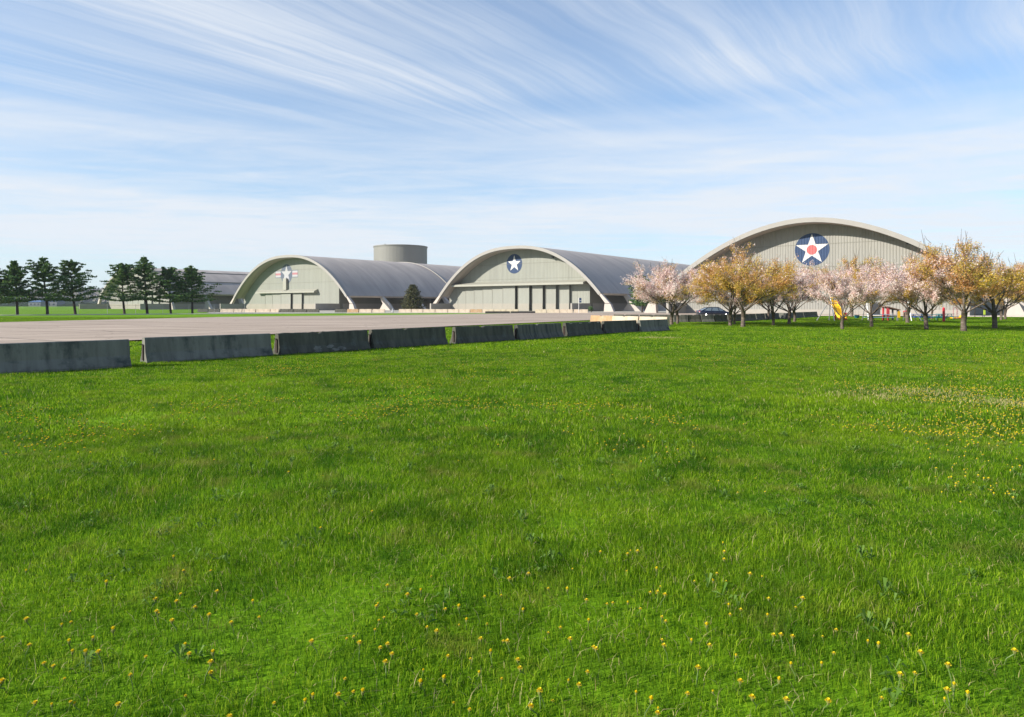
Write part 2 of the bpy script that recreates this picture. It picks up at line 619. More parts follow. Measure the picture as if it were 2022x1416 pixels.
def corr_y(x):
    t = (x / PITCH) % 1.0
    if t < 0.3:
        return 0.0
    if t < 0.5:
        return -DEPTH * (t - 0.3) / 0.2
    if t < 0.8:
        return -DEPTH
    return -DEPTH * (1 - (t - 0.8) / 0.2)


def clip_strip(poly, x0, x1):
    for side, lim in ((1, x0), (-1, x1)):
        out = []
        for i, p in enumerate(poly):
            q = poly[(i + 1) % len(poly)]
            pin, qin = side * (p[0] - lim) >= 0, side * (q[0] - lim) >= 0
            if pin:
                out.append(p)
            if pin != qin:
                t = (lim - p[0]) / (q[0] - p[0])
                out.append((lim, p[1] + t * (q[1] - p[1])))
        poly = out
        if len(poly) < 3:
            return []
    return poly


def painted(name, polys, y, m, parent, proud):
    """flat paint that follows the corrugated sheet: convex pieces cut at every fold"""
    b = MB()
    for poly in polys:
        lo, hi = min(p[0] for p in poly), max(p[0] for p in poly)
        br = corr_breaks(lo, hi)
        for a, c in zip(br[:-1], br[1:]):
            q = clip_strip(poly, a, c)
            if len(q) < 3:
                continue
            # drop near-duplicate points
            r = [q[0]]
            for p in q[1:]:
                if abs(p[0] - r[-1][0]) + abs(p[1] - r[-1][1]) > 1e-5:
                    r.append(p)
            if len(r) > 2 and abs(r[0][0] - r[-1][0]) + abs(r[0][1] - r[-1][1]) < 1e-5:
                r.pop()
            if len(r) > 2:
                b.add([(p[0], y + corr_y(min(max(p[0], a + 1e-6), c - 1e-6)) - proud, p[1]) for p in r], [tuple(range(len(r)))])
    return b.build(name, m, parent)


def disc(cx, cz, r, n=48):
    return [(cx + r * math.cos(2 * math.pi * i / n), cz + r * math.sin(2 * math.pi * i / n)) for i in range(n)]


def star_polys(cx, cz, r):
    ri = r * 0.382
    o = [(cx + r * math.sin(2 * math.pi * i / 5), cz + r * math.cos(2 * math.pi * i / 5)) for i in range(5)]
    q = [(cx + ri * math.sin(2 * math.pi * (i + .5) / 5), cz + ri * math.cos(2 * math.pi * (i + .5) / 5)) for i in range(5)]
    return [[o[i], q[i], q[i - 1]] for i in range(5)] + [q]


def hangar(name, label, left, W, he, H, n, Lg, o, wx0, wx1, clad, mark, doors=None, canopy=None, low=None, wings=(9.5, 9.5), fins=8, ribs=(), wing_h=2.25):
    t = thing(name, label, "hangar", (left[0], left[1], 0), H_RZ)
    hw = W / 2

    def arch(x, dz=0.0):
        u = min(abs(x - hw) / hw, 1.0)
        return he + (H - he) * (1 - u ** n) + dz

    ts = [math.sin(math.pi / 2 * (i / 28 - 1)) for i in range(57)]
    outer = [(hw + hw * u, arch(hw + hw * u)) for u in ts]

    def offs(pts, d):
        out = []
        for i, p in enumerate(pts):
            a, c = pts[max(i - 1, 0)], pts[min(i + 1, len(pts) - 1)]
            tx, tz = c[0] - a[0], c[1] - a[1]
            l = math.hypot(tx, tz)
            out.append((p[0] + tz / l * d, p[1] - tx / l * d))
        return out

    def shell(nm, po, pi, y0, y1, m, parent, ny=1, smooth=False):
        b = MB()
        k = len(po)
        v = []
        for j in range(ny + 1):
            y = y0 + (y1 - y0) * j / ny
            v += [(p[0], y, p[1]) for p in po] + [(p[0], y, p[1]) for p in pi]
        f = []
        for j in range(ny):
            b0, b1 = j * 2 * k, (j + 1) * 2 * k
            for i in range(k - 1):
                f.append((b0 + i, b0 + i + 1, b1 + i + 1, b1 + i))
                f.append((b0 + k + i + 1, b0 + k + i, b1 + k + i, b1 + k + i + 1))
            f.append((b0, b1, b1 + k, b0 + k))
            f.append((b0 + k - 1, b0 + 2 * k - 1, b1 + 2 * k - 1, b1 + k - 1))
        e = ny * 2 * k
        for i in range(k - 1):
            f.append((i, k + i, k + i + 1, i + 1))
            f.append((e + i, e + i + 1, e + k + i + 1, e + k + i))
        b.add(v, f)
        ob = fixnormals(b.build(nm, m, parent))
        if smooth:
            for p in ob.data.polygons:
                p.use_smooth = abs(p.normal.y) < 0.5
        return ob

    inner = offs(outer, 0.75)
    roof = shell("roof", outer, inner, 0.9, Lg, M["roof"], t, 1)
    shell("front_arch", offs(outer, -0.08), offs(outer, 0.78), -0.1, 0.9, M["fascia"], t)
    for ry in ribs:
        shell("roof_rib", offs(outer, -0.28), offs(outer, -0.02), ry, ry + 0.55, M["fascia"], roof)
    # facade, corrugated
    br = corr_breaks(wx0, wx1)
    b = MB()
    for a, c in zip(br[:-1], br[1:]):
        ya, yc = o + corr_y(a + 1e-6), o + corr_y(c - 1e-6)
        b.add([(a, ya, 0), (c, yc, 0), (c, yc, arch(c) - 0.5), (a, ya, arch(a) - 0.5)], [(0, 1, 2, 3)])
    xs_ = [wx0 + (wx1 - wx0) * i / 40 for i in range(41)]
    for a, c in zip(xs_[:-1], xs_[1:]):
        b.add([(a, o + .4, 0), (c, o + .4, 0), (c, o + .4, arch(c) - 0.5), (a, o + .4, arch(a) - 0.5)], [(3, 2, 1, 0)])
    for xx in (wx0, wx1):
        b.add([(xx, o - DEPTH - .02, 0), (xx, o + .4, 0), (xx, o + .4, arch(xx) - .5), (xx, o - DEPTH - .02, arch(xx) - .5)], [(0, 1, 2, 3)])
    fc = b.build("facade", clad, t)
    for zs in (H * .50, H * .74):
        span = [xx for xx in [wx0 + (wx1 - wx0) * i / 200 for i in range(201)] if arch(xx) - .9 > zs]
        b = MB()
        b.box(span[0], span[-1], o - DEPTH - .011, o - DEPTH - .004, zs, zs + .09)
        b.build("sheet_seam", M["clad_side"], fc)
    # long walls under the eaves, with windows
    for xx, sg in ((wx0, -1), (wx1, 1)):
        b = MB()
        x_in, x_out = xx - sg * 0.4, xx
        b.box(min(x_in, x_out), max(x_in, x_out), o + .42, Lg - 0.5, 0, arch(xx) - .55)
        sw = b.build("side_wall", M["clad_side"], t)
        if sg > 0:
            for k in range(3):
                b = MB()
                y0 = o + 34 + 9 * k
                b.box(xx + .005, xx + .05, y0, y0 + 3.4, 2.4, 4.1)
                b.build("window", M["glassdark"], sw)
        b = MB()
        if sg > 0:
            b.box(xx + .01, xx + .14, o + 1.5, Lg - 2, 0, wing_h)
        else:
            b.box(xx - .14, xx - .01, o + 1.5, Lg - 2, 0, wing_h)
        b.build("plinth", M["wingw"], sw)
        # buttress legs
        for k in range(fins):
            y0 = 0.0 if k == 0 else 15.0 * k - 0.4
            b = MB()
            ex = W if sg > 0 else 0.0
            up = [(ex - sg * 1.25, he + 0.55), (ex + sg * 0.15, he - 0.15), (ex + sg * 2.75, 2.25), (ex + sg * 1.35, 2.25)]
            lo_ = [(ex + sg * 1.2, 2.12), (ex + sg * 2.9, 2.12), (ex + sg * 3.9, 0.0), (ex + sg * 1.0, 0.0)]
            if k:
                up = [(ex - sg * 1.6, he + 0.3), (ex + sg * 0.1, he - 0.2), (ex + sg * 3.1, 2.2), (ex + sg * 0.3, 2.2)]
                lo_ = [(ex + sg * 0.3, 2.2), (ex + sg * 3.1, 2.2), (ex + sg * 5.2, 0.0), (ex - sg * 1.4, 0.0)]
            b.prism_xz(up, y0, y0 + 0.9)
            b.prism_xz(lo_, y0 - 0.05, y0 + 0.95)
            b.build("leg", M["leg"], t)
            fixnormals(bpy.data.objects[COL.objects[-1].name])
    # wing walls that step forward from the facade corners
    for xx, ln, sg in ((wx0, wings[0], -1), (wx1, wings[1], 1)):
        if ln:
            b = MB()
            b.box(xx - 0.25 if sg < 0 else xx - 0.2, xx + 0.25 if sg < 0 else xx + 0.3, o - ln, o - DEPTH - 0.03, 0, wing_h)
            b.build("wing_wall", M["wingw"], t)
    if low:
        b = MB()
        b.box(low[0], low[1], o - DEPTH - .09, o - DEPTH - .01, 0, 2.2)
        b.build("lower_cladding", M["clad_low"], t)
    if canopy:
        x0, x1, z0, z1, dp = canopy
        b = MB()
        yf, yb = o - dp, o - DEPTH - 0.012
        b.add([(x0, yb, z1 + .75), (x1, yb, z1 + .75), (x1, yf, z1), (x0, yf, z1), (x0, yb, z0), (x1, yb, z0), (x1, yf, z0), (x0, yf, z0)],
              [(0, 1, 2, 3), (3, 2, 6, 7), (7, 6, 5, 4), (0, 3, 7, 4), (1, 5, 6, 2), (0, 4, 5, 1)])
        fixnormals(b.build("door_canopy", M["canopy"], t))
    for d in doors or []:
        x0, x1, step, ztop = d
        b = MB()
        b.box(x0, x1, o - step - 0.22, o - step, 0.05, ztop)
        dr = b.build("door", M["clad_door"], t)
        b = MB()
        b.box(x0 + .02, x1 - .02, o - step - 0.27, o - step - .222, 0.08, 2.2)
        b.build("kick_panel", M["clad_low"], dr)
        b = MB()
        b.box(x0 - 0.09, x0 - .005, o - step - 0.30, o - step + .02, 0.03, ztop - .02)
        b.build("edge_trim", M["canopy"], dr)
    # painted emblem
    kind, ex, ez, er = mark
    if kind == "bars":
        em = painted("emblem", [disc(ex, ez, er)], o, M["slate"], t, 0.012)
        hb, hh = er * 1.95, er * 0.37
        painted("border", [[(ex - hb, ez - hh), (ex + hb, ez - hh), (ex + hb, ez + hh), (ex - hb, ez + hh)]], o, M["slate"], em, 0.02)
        for sg in (-1, 1):
            xa, xb = sorted((ex + sg * er * 1.0, ex + sg * (hb - .22)))
            h2 = hh - .22
            painted("white_bar", [[(xa, ez - h2), (xb, ez - h2), (xb, ez + h2), (xa, ez + h2)]], o, M["whitefade"], em, 0.03)
            painted("red_stripe", [[(xa, ez - h2 * .34), (xb, ez - h2 * .34), (xb, ez + h2 * .34), (xa, ez + h2 * .34)]], o, M["redfade"], em, 0.04)
        painted("star", star_polys(ex, ez, er * .93), o, M["whitefade"], em, 0.05)
        # tail slot pilaster between canopy and emblem
        b = MB()
        b.box(ex - .9, ex + .95, o - 0.9, o - DEPTH - .06, 7.1, ez - er * .45)
        b.build("tail_slot_cover", M["canopy"], t)
    elif kind:
        em = painted("emblem", [disc(ex, ez, er)], o, M["navy"], t, 0.02)
        painted("star", star_polys(ex, ez, er * (.97 if kind == "dot" else .86)), o, M["white"], em, 0.06)
        if kind == "dot":
            painted("centre_disc", [disc(ex, ez - er * .02, er * .30)], o, M["redp"], em, 0.10)
    return t


def off(base, s, a=0.0):
    return (base[0] + S_AX.x * s + A_AX.x * a, base[1] + S_AX.y * s + A_AX.y * a)


# middle hangar
H2R = (26.34, 174.47)
h2l = off(H2R, -62 - 0.2)
d2 = []
edges = [2.2, 6.1, 9.6, 13.2, 16.9, 20.8, 25.0, 29.6]
for i in range(7):
    d2.append((edges[i] - 1.5 + .09 + (.2 if i == 0 else 0), edges[i + 1] - 1.5, 0.30 + 0.22 * i, 7.6))
rt = [30.6, 34.6, 35.5, 39.1, 40.0, 43.4, 44.4, 47.6]
for i in range(4):
    d2.append((rt[2 * i] - 1.4 + .09, rt[2 * i + 1] - 1.4, 1.6 - 0.35 * i, 7.6))
h2 = hangar("hangar", "grey-green arched hangar with a white star on a navy disc above a long canopy", h2l, 58.3, 4.9, 18.8, 2.4, 175, 4.4, 1.2, 52.4, M["clad"],
            ("star", 26.5, 14.0, 2.9), d2, (3.0, 52.2, 7.45, 8.0, 3.2), (46.6, 51.9), (9.5, 9.5), 8)
# hangar with star and bars
H1R = (-48.78, 210.63)
h1l = off(H1R, -69.4 - 1.4)
d1 = [(15.6, 20.3, .30, 5.9), (20.4, 26.0, .5, 5.9), (26.1, 31.8, .75, 5.9), (33.0, 37.9, .5, 5.9)]
h1 = hangar("hangar", "grey-green arched hangar with faded star and striped bars emblem on its front", h1l, 66.4, 4.7, 19.0, 2.4, 150, 4.0, 0.4, 57.4, M["clad"],
            ("bars", 28.0, 12.8, 3.5), d1, (11.0, 46.2, 6.0, 6.5, 1.7), (1.0, 46), (9.5, 9.5), 7, ribs=(52,))
# right hangar
H3R = (80.35, 106.02)
h3l = off(H3R, -62 + 0.6)
h3 = hangar("hangar", "beige arched hangar with red-centred white star roundel behind the cherry trees", h3l, 58.0, 4.8, 18.0, 1.9, 130, 4.0, 3.8, 54.5, M["clad3"],
            ("dot", 29.3, 12.4, 3.12), None, None, None, (9.0, 9.0), 7)
for (x0, x1, z0, z1, nm, mm) in ((39.6, 40.9, 0.05, 2.3, "door", "dark"), (33.2, 33.34, 0.05, 3.2, "drain_pipe", "dark"), (31.9, 32.2, 1.9, 2.2, "meter_box", "dark")):
    b = MB()
    b.box(x0, x1, 4.0 - DEPTH - .07, 4.0 - DEPTH - .01, z0, z1)
    b.build(nm, M[mm], h3)
b = MB()
b.box(3.9, 54.4, 4.0 - DEPTH - .055, 4.0 - DEPTH - .005, 0, 0.95)
b.build("plinth", M["wingw"], h3)
# far left hangar
H0R = (-130.77, 261.12)
h0l = off(H0R, -68 - 1.0)
d0 = [(22, 27.5, .3, 6.6), (27.6, 33, .5, 6.6), (33.1, 38.4, .7, 6.6), (39.8, 44.6, .5, 6.6), (45.9, 50.4, .3, 6.6)]
h0 = hangar("hangar", "pale arched hangar half hidden behind the row of pines", h0l, 64, 6.2, 17.6, 2.3, 170, 3.0, 2.0, 60.0, M["clad3"],
            (None, 0, 0, 0), d0, (16, 56, 6.7, 7.1, 1.6), (3, 59.5), (12, 12), 8)
roof0 = [c for c in h0.children if c.name.startswith("roof") and "rib" not in c.name][0]
for fr in (0.47, 0.77):
    x = 32 + 32 * fr
    z = 6.2 + 11.4 * (1 - fr ** 2.3)
    b = MB()
    b.box(x - .25, x + .25, 1.0, 169.5, z - .2, z + .22)
    b.build("gutter", M["clad_side"], roof0)
# security cameras under the arches; they give no light
def wall_camera(label, hang, x, y, z):
    w = hang.matrix_basis @ Vector((x, y, z))
    t = thing("security_camera", label, "lamp", w, H_RZ, "security cameras under the hangar arches")
    b = MB()
    b.tube([(0, 1.2, 0.25), (0, 0.2, 0.2), (0, 0, 0)], 0.05)
    b.build("bracket", M["dark"], t)
    b = MB()
    b.prism_xz([(-.35, -.3), (.35, -.3), (.25, .25), (-.25, .25)], -0.45, 0.05)
    b.build("camera_housing", M["dark"], t)


wall_camera("small dark security camera under the right slope of the middle hangar's arch", h2, 40.8, 3.65, 15.3)
wall_camera("small dark security camera under the arch of the right hangar", h3, 45.6, 2.55, 12.7)

# round silo
b = MB()
ns = 96
rv = []
for z in (0, 30.2):
    rv.append([(13.1 * math.cos(2 * math.pi * i / ns) * (1 if i % 2 else 1.0015), 13.1 * math.sin(2 * math.pi * i / ns) * (1 if i % 2 else 1.0015), z) for i in range(ns)])
b.add(rv[0] + rv[1], [(i, (i + 1) % ns, (i + 1) % ns + ns, i + ns) for i in range(ns)])
t = thing("silo_building", "round grey windowless silo rising behind the hangar roof", "silo", (gx(791, 335), 335, 0))
sw = b.build("wall", M["tank"], t)
b = MB()
for r0, r1, z0, z1 in ((12.6, 13.35, 30.2, 30.75),):
    v, f = [], []
    for i in range(ns):
        c_, s_ = math.cos(2 * math.pi * i / ns), math.sin(2 * math.pi * i / ns)
        v += [(r0 * c_, r0 * s_, z0), (r1 * c_, r1 * s_, z0), (r1 * c_, r1 * s_, z1), (r0 * c_, r0 * s_, z1)]
    for i in range(ns):
        a0, a1 = 4 * i, 4 * ((i + 1) % ns)
        f += [(a0 + k, a0 + (k + 1) % 4, a1 + (k + 1) % 4, a1 + k) for k in range(4)]
    b.add(v, f)
    b.add([(13 * math.cos(2 * math.pi * i / ns), 13 * math.sin(2 * math.pi * i / ns), 30.25) for i in range(ns)], [tuple(range(ns))])
fixnormals(b.build("roof_rim", M["tank"], t))
b = MB()
b.tube([(-6, -9, 30.2), (-6, -9, 31.3)], 0.3)
b.build("vent", M["dark"], t)


# ------------------------------------------------------------------ concrete barriers
def barrier_mesh(L_, seed, chip=0.0, h=0.81):
    rnd = random.Random(seed)
    prof = [(-.305, 0), (-.30, .075), (-.185, .30), (-.165, .34), (-.10, h - .03), (-.075, h)]
    prof = prof + [(-x, z) for x, z in reversed(prof)]
    nseg = 28
    b = MB()
    k = len(prof)
    v, f = [], []
    for i in range(nseg + 1):
        u = i / nseg
        y = (u - .5) * L_
        for j, (x, z) in enumerate(prof):
            dz = dx = 0.0
            top = 4 <= j <= 7
            amp = 0.006 + chip * 0.035
            nn = mnoise.noise((y * 2.3 + seed * 7.1, j * 0.7, seed))
            if top:
                dz = -abs(nn) * amp * (1.8 if chip else 1)
                if chip and abs(y + L_ * .06) < .1:
                    dz -= .06
            else:
                dx = nn * amp * .7
            if i in (0, nseg) and z > .05:
                y2 = y * (1 - .004 * rnd.random())
            else:
                y2 = y
            v.append((x + dx, y2, max(z + dz, 0)))
    for i in range(nseg):
        for j in range(k - 1):
            f.append((i * k + j, i * k + j + 1, (i + 1) * k + j + 1, (i + 1) * k + j))
    f.append(tuple(range(k)))
    f.append(tuple(range(nseg * k + k - 1, nseg * k - 1, -1)))
    b.add(v, f)
    return b


def spall_mesh(L_, seed):
    """broken skin on the lower face where the paler aggregate shows"""
    rnd = random.Random(seed)
    b = MB()
    for _ in range(9):
        y0 = rnd.uniform(-.25, .22) * L_
        z0 = rnd.uniform(.05, .26)
        r0 = rnd.uniform(.05, .16)
        pts = []
        for q in range(9):
            a = 2 * math.pi * q / 9
            rr = r0 * rnd.uniform(.5, 1.2)
            z = max(.02, min(.29, z0 + .55 * rr * math.sin(a)))
            x = .30 - (z - .075) * .51 if z > .075 else .305 - z * .07
            pts.append((x + .012, y0 + 1.4 * rr * math.cos(a), z))
        b.add(pts, [tuple(range(9))])
    return b


def barrier(p0, p1, label, m, seed, group, chip=0.0, detail=True, z=0.0, name="concrete_barrier", streaks=False):
    p0, p1 = Vector(p0), Vector(p1)
    d = p1 - p0
    L_ = d.length
    mid = (p0 + p1) / 2
    t = thing(name, label, "barrier", (mid.x, mid.y, z), math.atan2(d.y, d.x) - math.pi / 2, group)
    bm_ = barrier_mesh(L_, seed, chip)
    fixnormals(bm_.build("body", m, t))
    if detail:
        for sg in (-1, 1):
            b = MB()
            ye = sg * L_ / 2
            b.box(-.055, .055, min(ye + sg * .004, ye + sg * .03), max(ye + sg * .004, ye + sg * .03), .10, .58)
            b.build("connector_slot", M["steel_rust"], t)
            b = MB()
            b.tube([(-.06, ye + sg * .02, .6), (0, ye + sg * .10, .6), (.06, ye + sg * .02, .6)], .012, 6)
            b.build("connector_loop", M["steel_rust"], t)
    if chip > .5:
        spall_mesh(L_, seed).build("spalled_patch", M["conc"], t)
    if streaks:
        for q in range(4):
            b = MB()
            y0 = (-.40 + .26 * q) * L_
            b.box(.085, .125, y0, y0 + .28, .735, .765)
            b.build("pale_mark", M["leg"], t)
    return t


# front row: both ends of every barrier surveyed on the ground
ROW1 = [((14, 742), (262, 725), "concrete barrier nearest the left edge, first of the front row", "conc", 0),
        ((290, 719), (540, 704), "plain grey concrete barrier, second of the front row from the left", "conc", 0),
        ((556, 702.5), (732, 690.5), "chipped dark concrete barrier with broken top and spalled foot, third from left", "conc_dark", 1),
        ((740, 690), (885, 681), "dark stained straight barrier, fourth of the front row from left", "conc_dark", 0.3),
        ((905, 680), (1018, 673.2), "blackish rough concrete barrier, fifth of the front row from left", "conc_dark", 0.4),
        ((1028, 672.8), (1114, 666.3), "grey barrier with a dark notch at its foot, sixth from left", "conc_mid", 0.2),
        ((1123, 665.6), (1192, 660.2), "dark barrier with pale marks along its top, seventh from left", "conc_dark", 0),
        ((1198, 660.0), (1262, 656.2), "dark grey barrier, last but one of the front row", "conc_dark", 0),
        ((1269, 656.6), (1323, 653.2), "clean blue-grey barrier at the right end of the front row", "conc", 0)]
prev = None
for i, (a, c, lab, mm, ch) in enumerate(ROW1):
    pa, pc = Vector(g(*a)), Vector(g(*c))
    d = (pc - pa).normalized()
    back = Vector((-d.y, d.x)) * 0.30
    if i == 0:
        pa = pc - Vector((0.69, 0.725)) * 4.15
    barrier(pa + back, pc + back, lab, M[mm], i + 1, "barriers of the front row", ch, True, 0.0, streaks=(i == 6))

# lit barriers standing across the end of the row
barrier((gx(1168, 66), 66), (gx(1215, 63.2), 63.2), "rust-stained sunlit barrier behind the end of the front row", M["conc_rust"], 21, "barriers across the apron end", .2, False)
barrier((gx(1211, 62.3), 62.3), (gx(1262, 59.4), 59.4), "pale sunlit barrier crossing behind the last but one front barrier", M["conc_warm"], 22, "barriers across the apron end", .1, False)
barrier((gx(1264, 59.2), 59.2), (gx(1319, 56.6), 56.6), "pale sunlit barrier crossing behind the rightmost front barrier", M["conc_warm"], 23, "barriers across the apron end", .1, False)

# row along the road and under the cherry trees
ROW3 = [(1212, 71.5, 1261, 70.6, "dark brown barrier behind the crossing sunlit barriers, left one", "conc_dark"),  # dark entries: shade on the faces put into the concrete colour
        (1263, 70.5, 1325, 69.8, "dark brown barrier behind the crossing sunlit barriers, right one", "conc_dark"),
        (1330, 69.6, 1357, 69.8, "grey barrier between the two thin trunks of the left cherry", "conc_mid"),
        (1358, 69.9, 1382, 70.2, "blackish barrier under the tail of the parked car", "conc_dark"),
        (1384, 70.2, 1408, 70.7, "lighter grey barrier in front of the car's rear wheel", "conc"),
        (1410, 70.8, 1434, 71.6, "dark barrier in front of the car's front wheel", "conc_dark"),
        (1436, 72.0, 1462, 74.4, "dark barrier between the trunks of the golden cherry", "conc_dark"),
        (1464, 74.8, 1490, 77.4, "dark barrier just right of the golden cherry's trunk", "conc_mid"),
        (1491, 77.8, 1508, 81.0, "grey barrier before a pale sunlit slab", "conc_mid"),
        (1509, 81.4, 1536, 86.0, "barrier running behind the slim pink cherry trunk", "conc_mid"),
        (1538, 87.6, 1555, 84.6, "barrier turned out of line with its end towards the lawn", "conc_mid"),
        (1556, 89.5, 1584, 95.0, "far barrier behind the pair of pink cherry trunks", "conc_mid"),
        (1585, 95.6, 1612, 102.0, "farthest barrier, at the right end of the road row", "conc_mid")]
for i, (xa, ya, xb, yb, lab, mm) in enumerate(ROW3):
    barrier((gx(xa, ya), ya), (gx(xb, yb), yb), lab, M[mm], 40 + i, "barriers beside the road", .1, False)

# far row before the hangars
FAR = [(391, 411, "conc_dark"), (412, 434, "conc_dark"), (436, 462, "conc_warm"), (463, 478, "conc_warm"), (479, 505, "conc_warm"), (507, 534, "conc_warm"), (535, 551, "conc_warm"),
       (553, 579, "conc_dark"), (580, 605, "conc_dark"), (606, 630, "conc_dark"), (662, 684, "conc_dark"), (686, 708, "conc_rust"), (710, 734, "conc_warm"), (736, 760, "conc_warm"),  # dark entries are just darker than the neighbouring barriers
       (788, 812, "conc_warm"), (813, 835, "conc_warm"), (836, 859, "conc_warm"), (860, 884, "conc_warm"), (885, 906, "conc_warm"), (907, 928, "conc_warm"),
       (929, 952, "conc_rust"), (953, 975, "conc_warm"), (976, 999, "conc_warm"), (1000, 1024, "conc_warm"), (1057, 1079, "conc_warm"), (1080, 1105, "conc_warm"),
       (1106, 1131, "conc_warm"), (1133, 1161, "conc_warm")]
_w = ["first", "second", "third", "fourth", "fifth", "sixth", "seventh", "eighth", "ninth", "tenth"]


def far_label(i):
    x0, x1, mm = FAR[i]
    if i < 2:
        return ["dark low barrier left of the star and bars hangar, outer one", "dark low barrier left of the star and bars hangar, inner one"][i]
    if i < 7:
        return "pale far barrier before the star and bars hangar, %s from its left corner" % _w[i - 2]
    if i < 10:
        return "dark far barrier before the star and bars hangar doors, %s from left" % _w[i - 7]
    if i < 14:
        return "far barrier left of the small spruce, %s of four from left" % _w[i - 10]
    if i < 24:
        return "pale far barrier between spruce and grass gap, %s from the spruce" % _w[i - 14]
    return "pale far barrier right of the grass gap by the white pole, %s from left" % _w[i - 24]


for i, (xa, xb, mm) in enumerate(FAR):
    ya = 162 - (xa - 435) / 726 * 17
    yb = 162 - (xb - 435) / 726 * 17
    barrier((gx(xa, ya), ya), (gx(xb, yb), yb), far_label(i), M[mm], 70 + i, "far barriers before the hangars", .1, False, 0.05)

# low dark edging before the middle hangar's barriers
t = thing("low_edging_wall", "low dark edging beam lying before the middle hangar's barriers", "edging", (0, 0, 0.05))
for (xa, xb) in ((958, 1007), (1008, 1057)):
    b = MB()
    Yc = 141.5
    b.prism_xz([(gx(xa, Yc), 0), (gx(xb, Yc), 0), (gx(xb, Yc) - .03, .42), (gx(xa, Yc) + .03, .42)], Yc, Yc + .4)
    fixnormals(b.build("beam", M["kerb"], t))
b = MB()
b.add([(gx(1022, 149), 147.5, .075), (gx(1057, 149), 147.5, .075), (gx(1057, 149), 160, .075), (gx(1022, 149), 160, .075)], [(0, 1, 2, 3)])
struct(b.build("grass_patch", M["lawn"]), "small grass patch in the gap of the far barriers")


# ------------------------------------------------------------------ trees
def leaf_quads(b, p, n, spread, size, rnd, mi=0, up=0.0, squash=1.0):
    for _ in range(n):
        q = Vector((rnd.gauss(0, spread), rnd.gauss(0, spread), rnd.gauss(0, spread * squash))) + p
        a = Vector((rnd.gauss(0, 1), rnd.gauss(0, 1), rnd.gauss(0, 1) + up)).normalized()
        c = a.orthogonal().normalized()
        c = (Matrix.Rotation(rnd.uniform(0, 6.28), 3, a) @ c)
        d = a.cross(c)
        s = size * rnd.uniform(.6, 1.3)
        b.add([q - c * s, q + d * s * .55, q + c * s, q - d * s * .55], [(0, 1, 2, 3)], mi)


M["blossom"] = leafmat("pink_white_blossom", [(0.58, 0.36, 0.33), (0.78, 0.58, 0.55), (0.87, 0.74, 0.69), (0.90, 0.82, 0.74)], 0.45)
M["bronze"] = leafmat("bronze_young_leaf", [(0.52, 0.24, 0.08), (0.64, 0.34, 0.13), (0.62, 0.38, 0.10), (0.74, 0.47, 0.28)], 0.5)
M["olive"] = leafmat("olive_gold_leaf", [(0.48, 0.31, 0.035), (0.65, 0.44, 0.07), (0.75, 0.55, 0.12), (0.56, 0.47, 0.06)], 0.5)
M["needle"] = leafmat("pine_needles", [(0.022, 0.06, 0.02), (0.055, 0.125, 0.034), (0.10, 0.19, 0.045), (0.17, 0.23, 0.05)], 0.2)
M["spruce"] = leafmat("spruce_needles", [(0.014, 0.028, 0.014), (0.045, 0.06, 0.022), (0.10, 0.10, 0.035), (0.16, 0.13, 0.05)], 0.12)


